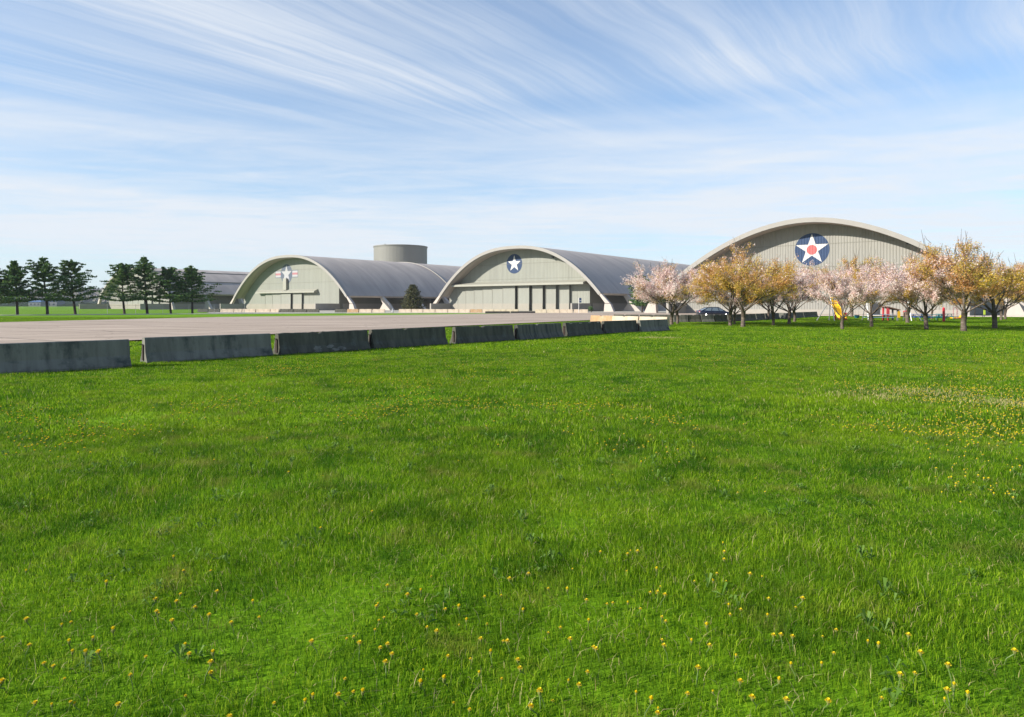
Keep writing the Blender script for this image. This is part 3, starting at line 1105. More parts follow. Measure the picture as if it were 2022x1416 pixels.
def cherry_meshes(seed, kind, h=6.4, rad=3.7, leaf_n=1.0, trunk_h=1.35):
    rnd = random.Random(seed)
    tb, tw, cb = MB(), MB(), MB()
    cuts = []
    base = [Vector((0, 0, -.1)), Vector((0, 0, .12)), Vector((rnd.gauss(0, .03), rnd.gauss(0, .03), trunk_h * .5)), Vector((rnd.gauss(0, .06), rnd.gauss(0, .06), trunk_h))]
    r0 = rnd.uniform(.14, .17)
    tb.tube(base, [r0 * 1.35, r0 * 1.05, r0 * .93, r0 * 1.05], 9)
    top = base[-1]

    def grow(p, d, r, length, depth):
        n = 5
        pts, rs = [p], [r]
        q, dd = p.copy(), d.copy()
        for i in range(n):
            dd = (dd + Vector((rnd.gauss(0, .10), rnd.gauss(0, .10), rnd.gauss(.02, .07)))).normalized()
            q = q + dd * length / n
            pts.append(q.copy())
            rs.append(r * (1 - .55 * (i + 1) / n))
        (tb if depth < 2 else tw).tube(pts, rs, 7 if depth == 0 else (5 if depth == 1 else 3), cap=False)
        if depth >= 1:
            for s in range(1, n + 1):
                cuts.append((pts[s], depth))
                
        if depth < 3:
            kids = (6, 5, 4)[depth]
            for k in range(kids):
                u = .30 + .70 * (k + rnd.random() * .7) / kids
                i = min(int(u * n), n - 1)
                pp = pts[i].lerp(pts[i + 1], u * n - i)
                ax = Vector((rnd.gauss(0, 1), rnd.gauss(0, 1), rnd.gauss(0, .4))).normalized()
                nd = (Matrix.Rotation(R(rnd.uniform(18, 46)), 3, ax) @ dd + Vector((0, 0, .20))).normalized()
                nd = (nd + Vector((pp.x, pp.y, 0)).normalized() * .15).normalized()
                grow(pp, nd, max(r * .46, .008), length * rnd.uniform(.45, .68), depth + 1)

    nl = rnd.choice((5, 6, 6))
    a0 = rnd.uniform(0, 6.28)
    for k in range(nl):
        a = a0 + 2 * math.pi * k / nl + rnd.gauss(0, .2)
        tilt = R(rnd.uniform(30, 64))
        d = Vector((math.cos(a) * math.sin(tilt), math.sin(a) * math.sin(tilt), math.cos(tilt)))
        ln = (rad * .86) if tilt > R(48) else (h - trunk_h) * .62
        grow(top - Vector((0, 0, .08)), d, r0 * rnd.uniform(.33, .46), ln * rnd.uniform(.88, 1.08), 0)
    # centre leader
    grow(top - Vector((0, 0, .05)), Vector((rnd.gauss(0, .1), rnd.gauss(0, .1), 1)).normalized(), r0 * .55, (h - trunk_h) * .64, 0)
    # fit the crown to the wanted size
    zmax = max(p.z for p, _ in cuts)
    ordered = [p for p, _ in cuts]
    for p in ordered:
        rel = max(0, (p.z - trunk_h) / (zmax - trunk_h))
        if rel > .93 and rnd.random() < .8:
            continue
        n = max(1, int(rnd.uniform(3.0, 7.5) * leaf_n))
        hue = mnoise.noise((p.x * .7 + seed, p.y * .7, p.z * .9))
        if kind == "pink":
            mi = 0 if hue + rnd.gauss(0, .22) > (-.38 + .34 * max(0, rel - .65) / .35) else (1 if rnd.random() < .35 else 2)
        else:
            k = hue + rnd.gauss(0, .25) + .35 * (rel - .5)
            mi = 1 if k > -.04 else 2
            if rnd.random() < (.22 if rel > .6 else .05):
                mi = 0
        leaf_quads(cb, p, n, .10, .058 if mi == 0 else .046, rnd, mi)
    # bare shoots above the crown
    for _ in range(150):
        p = rnd.choice(ordered)
        if p.z < trunk_h + (zmax - trunk_h) * .62:
            continue
        d = Vector((p.x * .12 + rnd.gauss(0, .22), p.y * .12 + rnd.gauss(0, .22), 1)).normalized()
        l = rnd.uniform(.5, 1.25)
        tw.tube([p, p + d * l * .5 + Vector((rnd.gauss(0, .04), rnd.gauss(0, .04), 0)), p + d * l], [.018, .015, .009], 3, cap=False)
    mats = [M["blossom"], M["bronze"], M["olive"]]
    return (tb.mesh("trunk", M["barkc"], True), tw.mesh("twigs", M["twig"]), cb.mesh("crown", mats))


CH = {("pink", i): cherry_meshes(100 + i, "pink", leaf_n=1.5) for i in range(4)}
CH.update({("gold", i): cherry_meshes(200 + i, "gold", leaf_n=1.25) for i in range(3)})


def cherry(px, py, kind, var, top_py, rot, label, wide=1.0):
    x, y = g(px, py)
    tm, wm, cm = CH[(kind, var)]
    zt = max(v.co.z for v in cm.vertices)
    want = EYE + (HY - top_py) / FPX * y
    s = want / zt * 1.04
    t = thing("cherry_tree", label, "tree", (x, y, 0), R(rot), "cherry trees on the right lawn")
    t.scale = (s * wide * 1.1, s * wide * 1.1, s)
    a = link("trunk", tm, t)
    link("twigs", wm, a)["kind"] = "stuff"
    link("crown", cm, t)


CHERRIES = [
    (1326, 642, "pink", 0, 512, 20, "pale pink cherry beside the right end of the front barriers", 1.12),
    (1338, 640, "pink", 1, 520, 140, "slim pink cherry just behind the tree at the barrier end", 0.9),
    (1442, 644, "gold", 0, 500, 60, "golden bronze cherry with its dark trunk just right of the car", 0.85),
    (1450, 640.5, "pink", 2, 540, 210, "slender pale-trunked cherry between the two golden cherry trunks", 0.85),
    (1467, 646, "gold", 1, 472, 300, "tall golden cherry overlapping the left slope of the right hangar", 1.0),
    (1517, 632, "pink", 3, 530, 10, "pink cherry standing close to the road barriers", 1.0),
    (1527, 643, "pink", 1, 528, 75, "low-forked pink cherry right of the tall golden one", 0.95),
    (1558, 640, "pink", 2, 520, 330, "pink cherry below the roundel, darker trunk of the pair", 0.95),
    (1569, 636, "pink", 0, 518, 250, "pink cherry below the roundel, thin pale trunk of the pair", 0.9),
    (1663, 651, "pink", 3, 521, 115, "spreading pink cherry in front of the yellow slide", 1.05),
    (1682, 626.5, "gold", 2, 508, 35, "distant bronze cherry behind the teal bucket swing", 0.8),
    (1721, 646, "pink", 0, 512, 180, "pink cherry in front of the blue picnic table", 0.95),
    (1792, 638, "pink", 1, 508, 290, "pale pink cherry beside the swing frame's right legs", 1.05),
    (1829, 651, "pink", 2, 503, 45, "pink and bronze cherry before the teal picnic table", 1.0),
    (1840, 631, "pink", 3, 540, 100, "small distant cherry behind the teal picnic table", 0.9),
    (1903, 655, "gold", 2, 478, 160, "largest bronze cherry with a banded pale trunk, nearest tree", 1.05),
    (1964, 649, "gold", 0, 503, 230, "dense golden cherry at the right edge with a short thick trunk", 1.1),
    (1977, 633, "gold", 1, 520, 15, "distant golden cherry behind the right edge tree, left trunk", 0.9),
    (1985, 631, "pink", 0, 530, 90, "distant pale cherry behind the right edge tree, right trunk", 0.9),
    (2060, 645, "gold", 2, 520, 200, "golden cherry cut off by the right edge of the picture", 1.0)]
for c in CHERRIES:
    cherry(*c)


def pine(x, y, h, w, label, seed, group, lean=0.0, kind="pine", bare=.22):
    rnd = random.Random(seed)
    t = thing("pine_tree" if kind == "pine" else "spruce_tree", label, "tree", (x, y, 0), 0, group)
    tb, br_, cb = MB(), MB(), MB()

    def axis_p(z):
        u = z / h
        return Vector((-lean * h * (u - .25 * u * u) + .08 * math.sin(u * 5 + seed), .1 * math.sin(u * 4 + seed * 2), z))
    tr = .021 * h + .04
    tb.tube([axis_p(z) for z in [h * i / 10 - (.15 if i == 0 else 0) for i in range(11)]], [tr * (1 - .92 * i / 10) for i in range(11)], 8)
    if kind == "pine":
        z = h * bare
        lev = 0
        while z < h * .985:
            u = (z - h * bare) / (h * (1 - bare))
            reach = w * .54 * ((.92 + .25 * u) * (1 - u) ** .95 + .045) * rnd.uniform(.75, 1.15)
            nb = rnd.choice((4, 5, 5, 6)) if u < .85 else 4
            a0 = rnd.uniform(0, 6.28)
            for k in range(nb):
                a = a0 + 2 * math.pi * k / nb + rnd.gauss(0, .22)
                l = reach * rnd.uniform(.55, 1.18)
                p = axis_p(z + rnd.uniform(-.12, .12))
                rise = (.15 + 1.1 * u) + rnd.gauss(0, .10)
                pts = [p]
                for i in range(1, 6):
                    v = i / 5
                    pts.append(p + Vector((math.cos(a) * l * v, math.sin(a) * l * v, l * (rise * v * v * .55 - .10 * v * (1 - v) + .10 * v))))
                br_.tube(pts, [.05 * (1 - u * .6), .04, .03, .022, .015, .008], 4, cap=False)
                for i in range(1, 6):
                    dens = int(14 + 18 * (i / 5))
                    if i == 1 and u < .6:
                        dens = 8
                    side = Vector((-math.sin(a), math.cos(a), 0))
                    for _ in range(dens):
                        q = pts[i] + side * rnd.gauss(0, .26 * l * .45) + Vector((math.cos(a), math.sin(a), 0)) * rnd.gauss(0, l * .10) + Vector((0, 0, rnd.gauss(.05, .05)))
                        leaf_quads(cb, q, 2, .08, .17, rnd, 0, up=1.2, squash=.6)
            z += h * rnd.uniform(.068, .10) * (1 - .4 * u)
            lev += 1
        for _ in range(40):
            leaf_quads(cb, axis_p(h * rnd.uniform(.90, 1.03)), 2, .10, .15, rnd)
        cm = M["needle"]
    else:
        z = .25
        while z < h:
            u = z / h
            reach = w * .5 * min(1, (.90 + .4 * u)) * (1 - u) ** .72 * rnd.uniform(.8, 1.12) + .12
            nb = 11 if u < .7 else 7
            a0 = rnd.uniform(0, 6.28)
            for k in range(nb):
                a = a0 + 2 * math.pi * k / nb + rnd.gauss(0, .15)
                l = reach * rnd.uniform(.75, 1.12)
                p = axis_p(z)
                pts = [p + Vector((math.cos(a) * l * v, math.sin(a) * l * v, l * (-.18 * v + .28 * v * v + .25 * u * v))) for v in (0, .35, .7, 1)]
                br_.tube(pts, [.03, .025, .015, .008], 3, cap=False)
                for v in (.4, .55, .7, .85, 1.0):
                    i = min(int(v * 3), 2)
                    q = pts[i].lerp(pts[i + 1], v * 3 - i)
                    leaf_quads(cb, q, 10, .16, .14, rnd, 0, up=.8, squash=.6)
            z += h * .042
        cm = M["spruce"]
    tr_o = tb.build("trunk", M["barkp"], t, True)
    br_.build("branches", M["barkp"], tr_o)["kind"] = "stuff"
    cb.build("crown", cm, t)
    return t


PINES = [(-14, 622.8, 536, 84, "pine cut off by the left edge of the picture", .10),
         (36, 622.6, 519, 60, "narrow pointed pine, first full tree of the left group", .12),
         (93, 622.0, 511, 66, "tall conical pine in the middle of the left group", .10),
         (148, 621.4, 515, 74, "pine with a forked ragged top, right tree of the left group", .10),
         (246, 620.4, 523, 76, "pine before the far hangar, leftmost of the second group", .08),
         (291, 620.2, 511, 66, "tallest pine of the second group before the far hangar", .08),
         (338, 619.9, 531, 74, "flat-topped pine, third of the second group", .07),
         (381, 619.6, 529, 74, "open spreading pine, rightmost of the second group", .06)]
for i, (px, py, top, wpx, lab, lean) in enumerate(PINES):
    x, y = g(px, py)
    h = EYE + (HY - top) / FPX * y
    pine(x, y, h, wpx / FPX * y * 1.35, lab, 300 + i, "pines along the footpath", lean, bare=.26)
pine(gx(815, 172), 172, EYE + (HY - 562) / FPX * 172, 7.2, "dense little spruce between the two hangars", 401, None, 0, "spruce")
pine(gx(1268, 158), 158, EYE + (HY - 545) / FPX * 158, 8.2, "small dark pine half behind the leftmost cherry", 402, None, 0.02, bare=.18)


def shrub(x, y, h, w, label, seed):
    rnd = random.Random(seed)
    t = thing("shrub", label, "shrub", (x, y, 0.05))
    tb, cb = MB(), MB()
    for k in range(12):
        a = rnd.uniform(0, 6.28)
        p = Vector((math.cos(a) * w * .5 * rnd.random(), math.sin(a) * w * .5 * rnd.random(), h * rnd.uniform(.5, 1)))
        tb.tube([(0, 0, 0), p * .5, p], [.03, .02, .01], 4, cap=False)
        leaf_quads(cb, p, 60, .16, .08, rnd)
    tb.build("stems", M["twig"], t)
    cb.build("foliage", M["needle"], t)


shrub(gx(1168, 160), 160, 1.1, 1.8, "low dark shrub at the right end of the far barriers", 5)


# ------------------------------------------------------------------ fence, sign pole, cone
t = thing("chain_link_fence", "thin chain-link fence standing behind the pines", "fence", (0, 0, 0))
fp = [Vector((-128, 104)), Vector((-100, 119.5)), Vector((-63, 142.5)), Vector((-58, 146))]
tot = []
posts = []
for a, c in zip(fp[:-1], fp[1:]):
    n = max(1, round((c - a).length / 4.6))
    for i in range(n):
        posts.append(a.lerp(c, i / n))
posts.append(fp[-1])
for p in posts:
    b = MB()
    b.tube([(p.x, p.y, -.1), (p.x, p.y, 1.85)], .04, 6)
    po = b.build("post", M["galv"], t)
    b = MB()
    b.tube([(p.x, p.y, 1.85), (p.x, p.y, 1.92)], [.055, .01], 6)
    b.build("post_cap", M["galv"], po)
b = MB()
b.tube([(p.x, p.y, 1.78) for p in fp], .03, 5)
b.build("top_rail", M["galv"], t)
b = MB()
for a, c in zip(posts[:-1], posts[1:]):
    d = (c - a)
    ln = d.length
    d.normalize()
    k = 0.0
    while k < ln:
        for sg in (1, -1):
            k2 = k + sg * 1.7
            z0, z1 = .06, 1.76
            q0, q1 = k, k2
            if q1 > ln:
                z1 = z0 + (z1 - z0) * (ln - q0) / (q1 - q0)
                q1 = ln
            if q1 < 0:
                z1 = z0 + (z1 - z0) * q0 / (q0 - q1)
                q1 = 0
            p0, p1 = a + d * q0, a + d * q1
            w = .006
            b.add([(p0.x - w * d.x, p0.y - w * d.y, z0), (p0.x + w * d.x, p0.y + w * d.y, z0), (p1.x + w * d.x, p1.y + w * d.y, z1), (p1.x - w * d.x, p1.y - w * d.y, z1)], [(0, 1, 2, 3)])
        k += .14
b.build("wire_mesh", M["galv"], t)

t = thing("sign_pole", "slim white pole with a small dark blue sign before the middle hangar", "sign", (gx(1143, 143), 143, 0.05))
b = MB()
b.tube([(0, 0, 0), (0, 0, 3.3)], .075, 8)
b.build("pole", M["white"], t)
b = MB()
b.box(.1, .55, -.04, .04, 2.25, 3.25)
sg_ = b.build("sign_panel", M["navy"], t)
b = MB()
b.box(.15, .5, -.05, -.042, 2.62, 2.74)
b.build("pale_band", M["white"], sg_)

t = thing("traffic_cone", "white marker cone in the gap left of the spruce", "cone", (gx(775, 156), 156, 0.05))
b = MB()
b.tube([(0, 0, .04), (0, 0, .95)], [.20, .05], 10)
b.build("cone_body", M["white"], t)
b = MB()
b.box(-.28, .28, -.28, .28, 0, .05)
b.build("base", M["kerb"], t)

# ------------------------------------------------------------------ parked car
M["carpaint"] = mat("dark_blue_car_paint", (0.006, 0.009, 0.02), 0.25, 0.05, 1, spec=0.5, coat=0.8)
M["tyre"] = mat("tyre_rubber", (0.02, 0.02, 0.02), 0.9, 0.1)
M["rim"] = mat("alloy_rim", (0.6, 0.6, 0.62), 0.3, 0.05, metal=0.9)
M["carglass"] = mat("car_glass", (0.10, 0.13, 0.15), 0.03, 0.05, spec=0.9)
M["tail"] = mat("red_tail_lamp", (0.45, 0.02, 0.02), 0.2, 0.05)
M["headl"] = mat("clear_headlamp", (0.7, 0.72, 0.75), 0.1, 0.05)


def car(x, y, rz):
    t = thing("parked_car", "dark blue sedan parked behind the barriers, facing right", "car", (x, y, .09), rz)
    # sections along x: (x, z_low, z_belt, half width low, half width belt)
    sec = [(-2.28, .42, .78, .62, .60), (-2.22, .30, .98, .76, .70), (-1.9, .24, 1.02, .86, .80), (-1.4, .22, .99, .89, .85), (-.6, .2, .95, .90, .87), (.4, .2, .93, .90, .87),
           (1.0, .21, .92, .89, .84), (1.5, .23, .86, .88, .79), (1.95, .26, .76, .84, .70), (2.22, .32, .66, .72, .58), (2.30, .42, .58, .60, .52)]
    b = MB()
    v, f = [], []
    ring = 10
    for (sx, zl, zb, wl, wb) in sec:
        zm = zl + (zb - zl) * .55
        pts = [(-wl * .9, zl), (-wl, zl + .1), (-wl * 1.01, zm), (-wb, zb - .03), (-wb * .86, zb), (wb * .86, zb), (wb, zb - .03), (wl * 1.01, zm), (wl, zl + .1), (wl * .9, zl)]
        v += [(sx, p[0], p[1]) for p in pts]
    for i in range(len(sec) - 1):
        for j in range(ring):
            j2 = (j + 1) % ring
            f.append((i * ring + j, i * ring + j2, (i + 1) * ring + j2, (i + 1) * ring + j))
    f += [tuple(range(ring)), tuple(range((len(sec) - 1) * ring + ring - 1, (len(sec) - 1) * ring - 1, -1))]
    b.add(v, f)
    body = fixnormals(b.build("body", M["carpaint"], t, True))
    # cabin: glass loft with roof panel and pillars
    cab = [(-1.95, .97, .70), (-1.0, 1.36, .60), (-.55, 1.44, .585), (.1, 1.45, .585), (.45, 1.39, .60), (1.35, .90, .74)]
    b = MB()
    v, f = [], []
    for (sx, z, w) in cab:
        v += [(sx, -w, z), (sx, w, z)]
    lowv = [(-1.95, .94, .82), (-1.0, .94, .85), (-.55, .94, .86), (.1, .92, .86), (.45, .92, .86), (1.35, .88, .80)]
    for (sx, z, w) in lowv:
        v += [(sx, -w, z), (sx, w, z)]
    for i in range(5):
        f += [(2 * i, 2 * i + 1, 2 * i + 3, 2 * i + 2), (2 * i, 2 * i + 2, 12 + 2 * i + 2, 12 + 2 * i), (2 * i + 1, 12 + 2 * i + 1, 12 + 2 * i + 3, 2 * i + 3)]
    b.add(v, f)
    fixnormals(b.build("windows", M["carglass"], t))
    b = MB()
    b.add([(-1.02, -.60, 1.375), (-1.02, .60, 1.375), (-.55, .60, 1.455), (-.55, -.60, 1.455), (.1, .60, 1.465), (.1, -.60, 1.465), (.47, .61, 1.40), (.47, -.61, 1.40)],
          [(0, 1, 2, 3), (3, 2, 4, 5), (5, 4, 6, 7)])
    for sg in (-1, 1):
        for (xa, za, wa, xb, zb, wb) in ((-1.95, .95, .81, -1.0, 1.38, .61), (-.62, .94, .875, -.45, 1.45, .60), (.45, .92, .875, .30, 1.43, .61), (1.35, .88, .81, .45, 1.40, .62), (-1.0, 1.375, .615, .45, 1.41, .62)):
            b.tube([(xa, sg * wa, za), (xb, sg * wb, zb)], .035, 5)
    fixnormals(b.build("roof", M["carpaint"], t))
    for sx in (-1.38, 1.34):
        for sg in (-1, 1):
            b = MB()
            b.tube([(sx, sg * .70, .32), (sx, sg * .905, .32)], .33, 20)
            wl = b.build("wheel", M["tyre"], t)
            b = MB()
            b.tube([(sx, sg * .90, .32), (sx, sg * .915, .32)], .075, 12)
            for k in range(5):
                a = 2 * math.pi * k / 5
                b.tube([(sx, sg * .91, .32), (sx + .2 * math.cos(a), sg * .912, .32 + .2 * math.sin(a))], .035, 4)
            rp = [(sx + .215 * math.cos(2 * math.pi * k / 20), sg * .908, .32 + .215 * math.sin(2 * math.pi * k / 20)) for k in range(21)]
            b.tube(rp, .022, 5)
            b.build("rim", M["rim"], wl)
    for sg in (-1, 1):
        b = MB()
        b.box(-2.26, -2.02, sg * .66 - .1, sg * .66 + .1, .80, .93)
        b.build("tail_lamp", M["tail"], t)
        b = MB()
        b.box(2.0, 2.20, sg * .56 - .12, sg * .56 + .12, .60, .70)
        b.build("headlamp", M["headl"], t)
        b = MB()
        b.box(.95, 1.12, sg * .98 - .08, sg * .98 + .08, .93, 1.05)
        b.build("mirror", M["carpaint"], t)
        for sx in (-.75, .15):
            b = MB()
            b.box(sx, sx + .16, sg * .905 - .015, sg * .905 + .015, .80, .83)
            b.build("door_handle", M["carpaint"], t)


car(gx(1409.5, 92), 92, R(2))

# ------------------------------------------------------------------ playground
M["swingwhite"] = mat("white_painted_steel", (0.70, 0.70, 0.68), 0.5, 0.05)
M["swinggrey"] = mat("grey_steel", (0.18, 0.19, 0.20), 0.5, 0.05)
M["yel"] = mat("yellow_plastic", (0.75, 0.44, 0.015), 0.4, 0.06)
M["pred"] = mat("red_play_paint", (0.52, 0.03, 0.045), 0.45, 0.08)
M["teal"] = mat("teal_plastic", (0.02, 0.16, 0.19), 0.5, 0.1)
M["pblue"] = mat("blue_coated_steel", (0.05, 0.17, 0.50), 0.45, 0.08)
M["paleblue"] = mat("pale_blue_coated_steel", (0.30, 0.45, 0.62), 0.45, 0.08)
M["brown"] = mat("brown_play_roof", (0.17, 0.10, 0.07), 0.7, 0.15)
M["lime"] = mat("lime_marker", (0.50, 0.62, 0.06), 0.5, 0.05)
M["mulch"] = mat("bark_mulch", (0.10, 0.065, 0.045), 0.95, 0.35, 3, bump=.5)

b = MB()
rnd = random.Random(3)
pts = []
for k in range(28):
    a = 2 * math.pi * k / 28
    pts.append((gx(1690, 78) + 9.5 * math.cos(a) * rnd.uniform(.92, 1.05), 79.5 + 5.2 * math.sin(a) * rnd.uniform(.9, 1.05)))
sheet("mulch_bed", pts, 0.02, M["mulch"], "dark bark mulch bed under the swings and slide")

SY = 77.0
t = thing("swing_set", "long swing frame with white and grey legs among the cherries", "swing set", (0, 0, 0))
xl, xm, xr = gx(1640, SY), gx(1711, SY), gx(1792, SY)
b = MB()
b.tube([(xl - .3, SY, 2.5), (xr + .3, SY, 2.5)], .06, 8)
b.build("top_beam", M["teal"], t)
for (xx, spread) in ((xl, 1.35), (xm, 0.2), (xr, 1.35)):
    for q, (dx, dy) in enumerate(((-spread, .6), (-.25, -1.5), (.35, 1.1)) if xx == xl else (((-.45, -1.3), (.1, 1.2)) if xx == xm else ((-.35, -1.4), (spread, -.5), (.2, 1.2)))):
        b = MB()
        b.tube([(xx + dx, SY + dy, -.05), (xx, SY, 2.5)], .05, 8)
        b.build("leg", M["swingwhite"] if dy < -.9 else M["swinggrey"], t)
for k, px in enumerate((1692, 1668, 1750)):
    xx = gx(px, SY)
    b = MB()
    for dx in (-.2, .2):
        b.tube([(xx + dx, SY, 2.46), (xx + dx, SY, .62)], .012, 4)
    ch = b.build("chains", M["swinggrey"], t)
    b = MB()
    if k == 0:
        b.tube([(xx, SY, .32), (xx, SY, .42), (xx, SY, .66)], [.18, .25, .28], 12)
        b.build("bucket_seat", M["teal"], ch)
    else:
        b.box(xx - .24, xx + .24, SY - .1, SY + .1, .57, .62)
        b.build("seat", M["kerb"], ch)

t = thing("playground_slide", "bright yellow playground slide with red posts", "slide", (gx(1657, 80), 80, 0))
b = MB()
path = [(0, 1.9, 2.1), (0, 1.4, 2.05), (.05, .7, 1.45), (-.05, 0, .85), (-.15, -.8, .42), (-.2, -1.4, .30)]
for i in range(len(path) - 1):
    p, q = Vector(path[i]), Vector(path[i + 1])
    w, hgt = .33, .26
    v = []
    for e in (p, q):
        v += [(e.x - w - .05, e.y, e.z + hgt), (e.x - w, e.y, e.z), (e.x + w, e.y, e.z), (e.x + w + .05, e.y, e.z + hgt), (e.x - w - .1, e.y, e.z - .06), (e.x + w + .1, e.y, e.z - .06)]
    b.add(v, [(0, 1, 7, 6), (1, 2, 8, 7), (2, 3, 9, 8), (0, 6, 10, 4), (3, 5, 11, 9), (4, 10, 11, 5)])
b.build("chute", M["yel"], t)
b = MB()
b.box(-.36, .36, 1.35, 1.42, 2.1, 2.75)
b.build("hood_panel", M["yel"], t)
for sx in (.62, .95):
    for sy in (1.3, 2.2):
        b = MB()
        b.box(sx - .07, sx + .07, sy - .07, sy + .07, 0, 2.7)
        b.build("post", M["pred"], t)
b = MB()
b.box(-.45, 1.02, 1.25, 2.3, 1.9, 2.0)
b.build("platform", M["brown"], t)
for k in range(5):
    b = MB()
    b.box(.62, .95, 1.22, 1.28, .3 + .36 * k, .38 + .36 * k)
    b.build("rung", M["pred"], t)
b = MB()
b.box(.5, .8, -.3, .1, 0, .9)
b.build("side_panel", M["pred"], t)


def picnic(px, Y, topm, framem, label, ln, rz=0.0):
    t = thing("picnic_table", label, "picnic table", (gx(px, Y), Y, 0), rz, "playground picnic tables")
    for k in range(4):
        b = MB()
        b.box(-ln / 2, ln / 2, -.38 + .20 * k, -.38 + .20 * k + .17, .72, .77)
        b.build("top_plank", topm, t)
    for sg in (-1, 1):
        b = MB()
        b.box(-ln / 2, ln / 2, sg * .78 - .14, sg * .78 + .14, .42, .47)
        b.build("bench", topm, t)
        b = MB()
        xx = sg * ln * .34
        b.tube([(xx, -.7, 0), (xx, -.2, .72)], .04, 6)
        b.tube([(xx, .7, 0), (xx, .2, .72)], .04, 6)
        b.tube([(xx, -.8, .40), (xx, .8, .40)], .035, 6)
        b.build("leg_frame", framem, t)


picnic(1735, 74.5, M["paleblue"], M["kerb"], "blue picnic table behind the middle pink cherry", 2.4)
picnic(1812, 78, M["pblue"], M["kerb"], "bright blue picnic table beside the swing frame's right legs", 2.2, R(8))
picnic(1843, 74, M["teal"], M["teal"], "teal picnic table left of the red post", 2.2, R(-4))
picnic(1866, 80, M["teal"], M["teal"], "teal picnic table farther back, right of the red post", 1.9, R(12))

t = thing("play_tower", "small play tower with brown roof, red post and yellow panel", "play tower", (gx(1758, 78), 78, 0))
for (xx, yy) in ((-.55, -.5), (-.55, .5), (.55, .5), (.55, -.5)):
    b = MB()
    b.box(xx - .07, xx + .07, yy - .07, yy + .07, 0, 1.65 if xx < 0 else 1.3)
    b.build("post", M["pred"] if xx < 0 else M["swinggrey"], t)
b = MB()
b.prism_xz([(-.8, 1.55), (.8, 1.2), (.8, 1.28), (-.8, 1.68)], -.75, .75)
fixnormals(b.build("roof", M["brown"], t))
b = MB()
b.prism_xz([(-.75, .55), (-.42, .55), (-.42, 1.45), (-.6, 1.55), (-.75, 1.35)], -.60, -.54)
b.build("front_panel", M["pred"], t)
b = MB()
b.prism_xz([(.52, .35), (.82, .35), (.82, 1.0), (.67, 1.2), (.52, 1.0)], -.60, -.54)
b.build("yellow_panel", M["yel"], t)
b = MB()
b.box(-.5, .5, -.5, .5, .5, .58)
b.build("deck", M["swinggrey"], t)

t = thing("red_post", "tall plain red post beside the teal picnic table", "post", (gx(1863.5, 73), 73, 0))
b = MB()
b.box(-.09, .09, -.09, .09, 0, 1.45)
b.build("shaft", M["pred"], t)
b = MB()
b.tube([(0, 0, 1.45), (0, 0, 1.58)], [.12, .03], 8)
b.build("cap", M["pred"], t)

t = thing("ball_hoop_post", "red open hoop frame on the lawn before the right hangar", "play hoop", (gx(1886, 88), 88, 0))
b = MB()
pp = [(-.24, 0, 0)] + [(.24 * math.cos(math.pi - math.pi * k / 10), 0, 1.2 + .28 * math.sin(math.pi * k / 10)) for k in range(11)] + [(.24, 0, 0)]
b.tube(pp, .045, 8)
b.build("hoop", M["redfade"], t)
for k in range(3):
    b = MB()
    b.tube([(.24, 0, .75 + .2 * k), (.40, 0, .75 + .2 * k)], .03, 6)
    b.build("peg", M["pred"], t)
t = thing("play_step", "yellow play step at the foot of the red hoop", "play step", (gx(1893, 89), 89, 0))
b = MB()
b.prism_xz([(-.9, 0), (.7, 0), (.7, .45), (.45, .45), (.3, .22), (-.9, .16)], -.4, .4)
fixnormals(b.build("step_body", M["yel"], t))
b = MB()
b.box(-.85, .2, -.42, -.405, .03, .12)
b.build("edge_strip", M["pred"], t)
t = thing("marker_post", "lime green marker post before the dark wing wall", "marker post", (gx(1944, 95), 95, 0.1))
b = MB()
b.box(-.12, .12, -.03, .03, .35, 1.0)
b.build("marker_board", M["lime"], t)
b = MB()
b.box(-.03, .03, .032, .09, 0, .9)
b.build("stake", M["kerb"], t)
b = MB()
b.box(-.35, .35, -.2, .2, 0, .06)
b.build("base", M["kerb"], t)
t = thing("thin_pole", "thin brown pole before the dark wing wall", "pole", (gx(1925, 100), 100, 0.1))
b = MB()
b.tube([(0, 0, 0), (0, 0, 2.6)], .045, 6)
b.build("shaft", M["steel_rust"], t)
b = MB()
b.box(-.12, .12, -.02, .02, 2.35, 2.6)
b.build("plate", M["brown"], t)
t = thing("litter_bin", "brick-red litter bin behind the swing frame's right legs", "bin", (gx(1789, 92), 92, 0))
b = MB()
b.tube([(0, 0, 0), (0, 0, .9)], [.32, .36], 14)
b.build("drum", M["brown"], t)
b = MB()
b.tube([(0, 0, .9), (0, 0, .96), (0, 0, 1.08)], [.38, .38, .12], 14)
b.build("lid", M["pred"], t)

# ------------------------------------------------------------------ distance: hills, woods, far buildings
xs_h = [-2600 + 65 * i for i in range(81)]
ys_h = [1000, 1120, 1260, 1400, 1550, 1700, 2000]
hz = [0, .12, .38, .72, 1, .9, .3]


def hill_z(x, y):
    for (y0, y1), (h0, h1) in zip(zip(ys_h[:-1], ys_h[1:]), zip(hz[:-1], hz[1:])):
        if y0 <= y <= y1:
            k = h0 + (h1 - h0) * (y - y0) / (y1 - y0)
            return k * (28 + 8 * mnoise.noise((x / 420, 0.3, 0)) + 3 * mnoise.noise((x / 120, 2.3, 0)))
    return 0


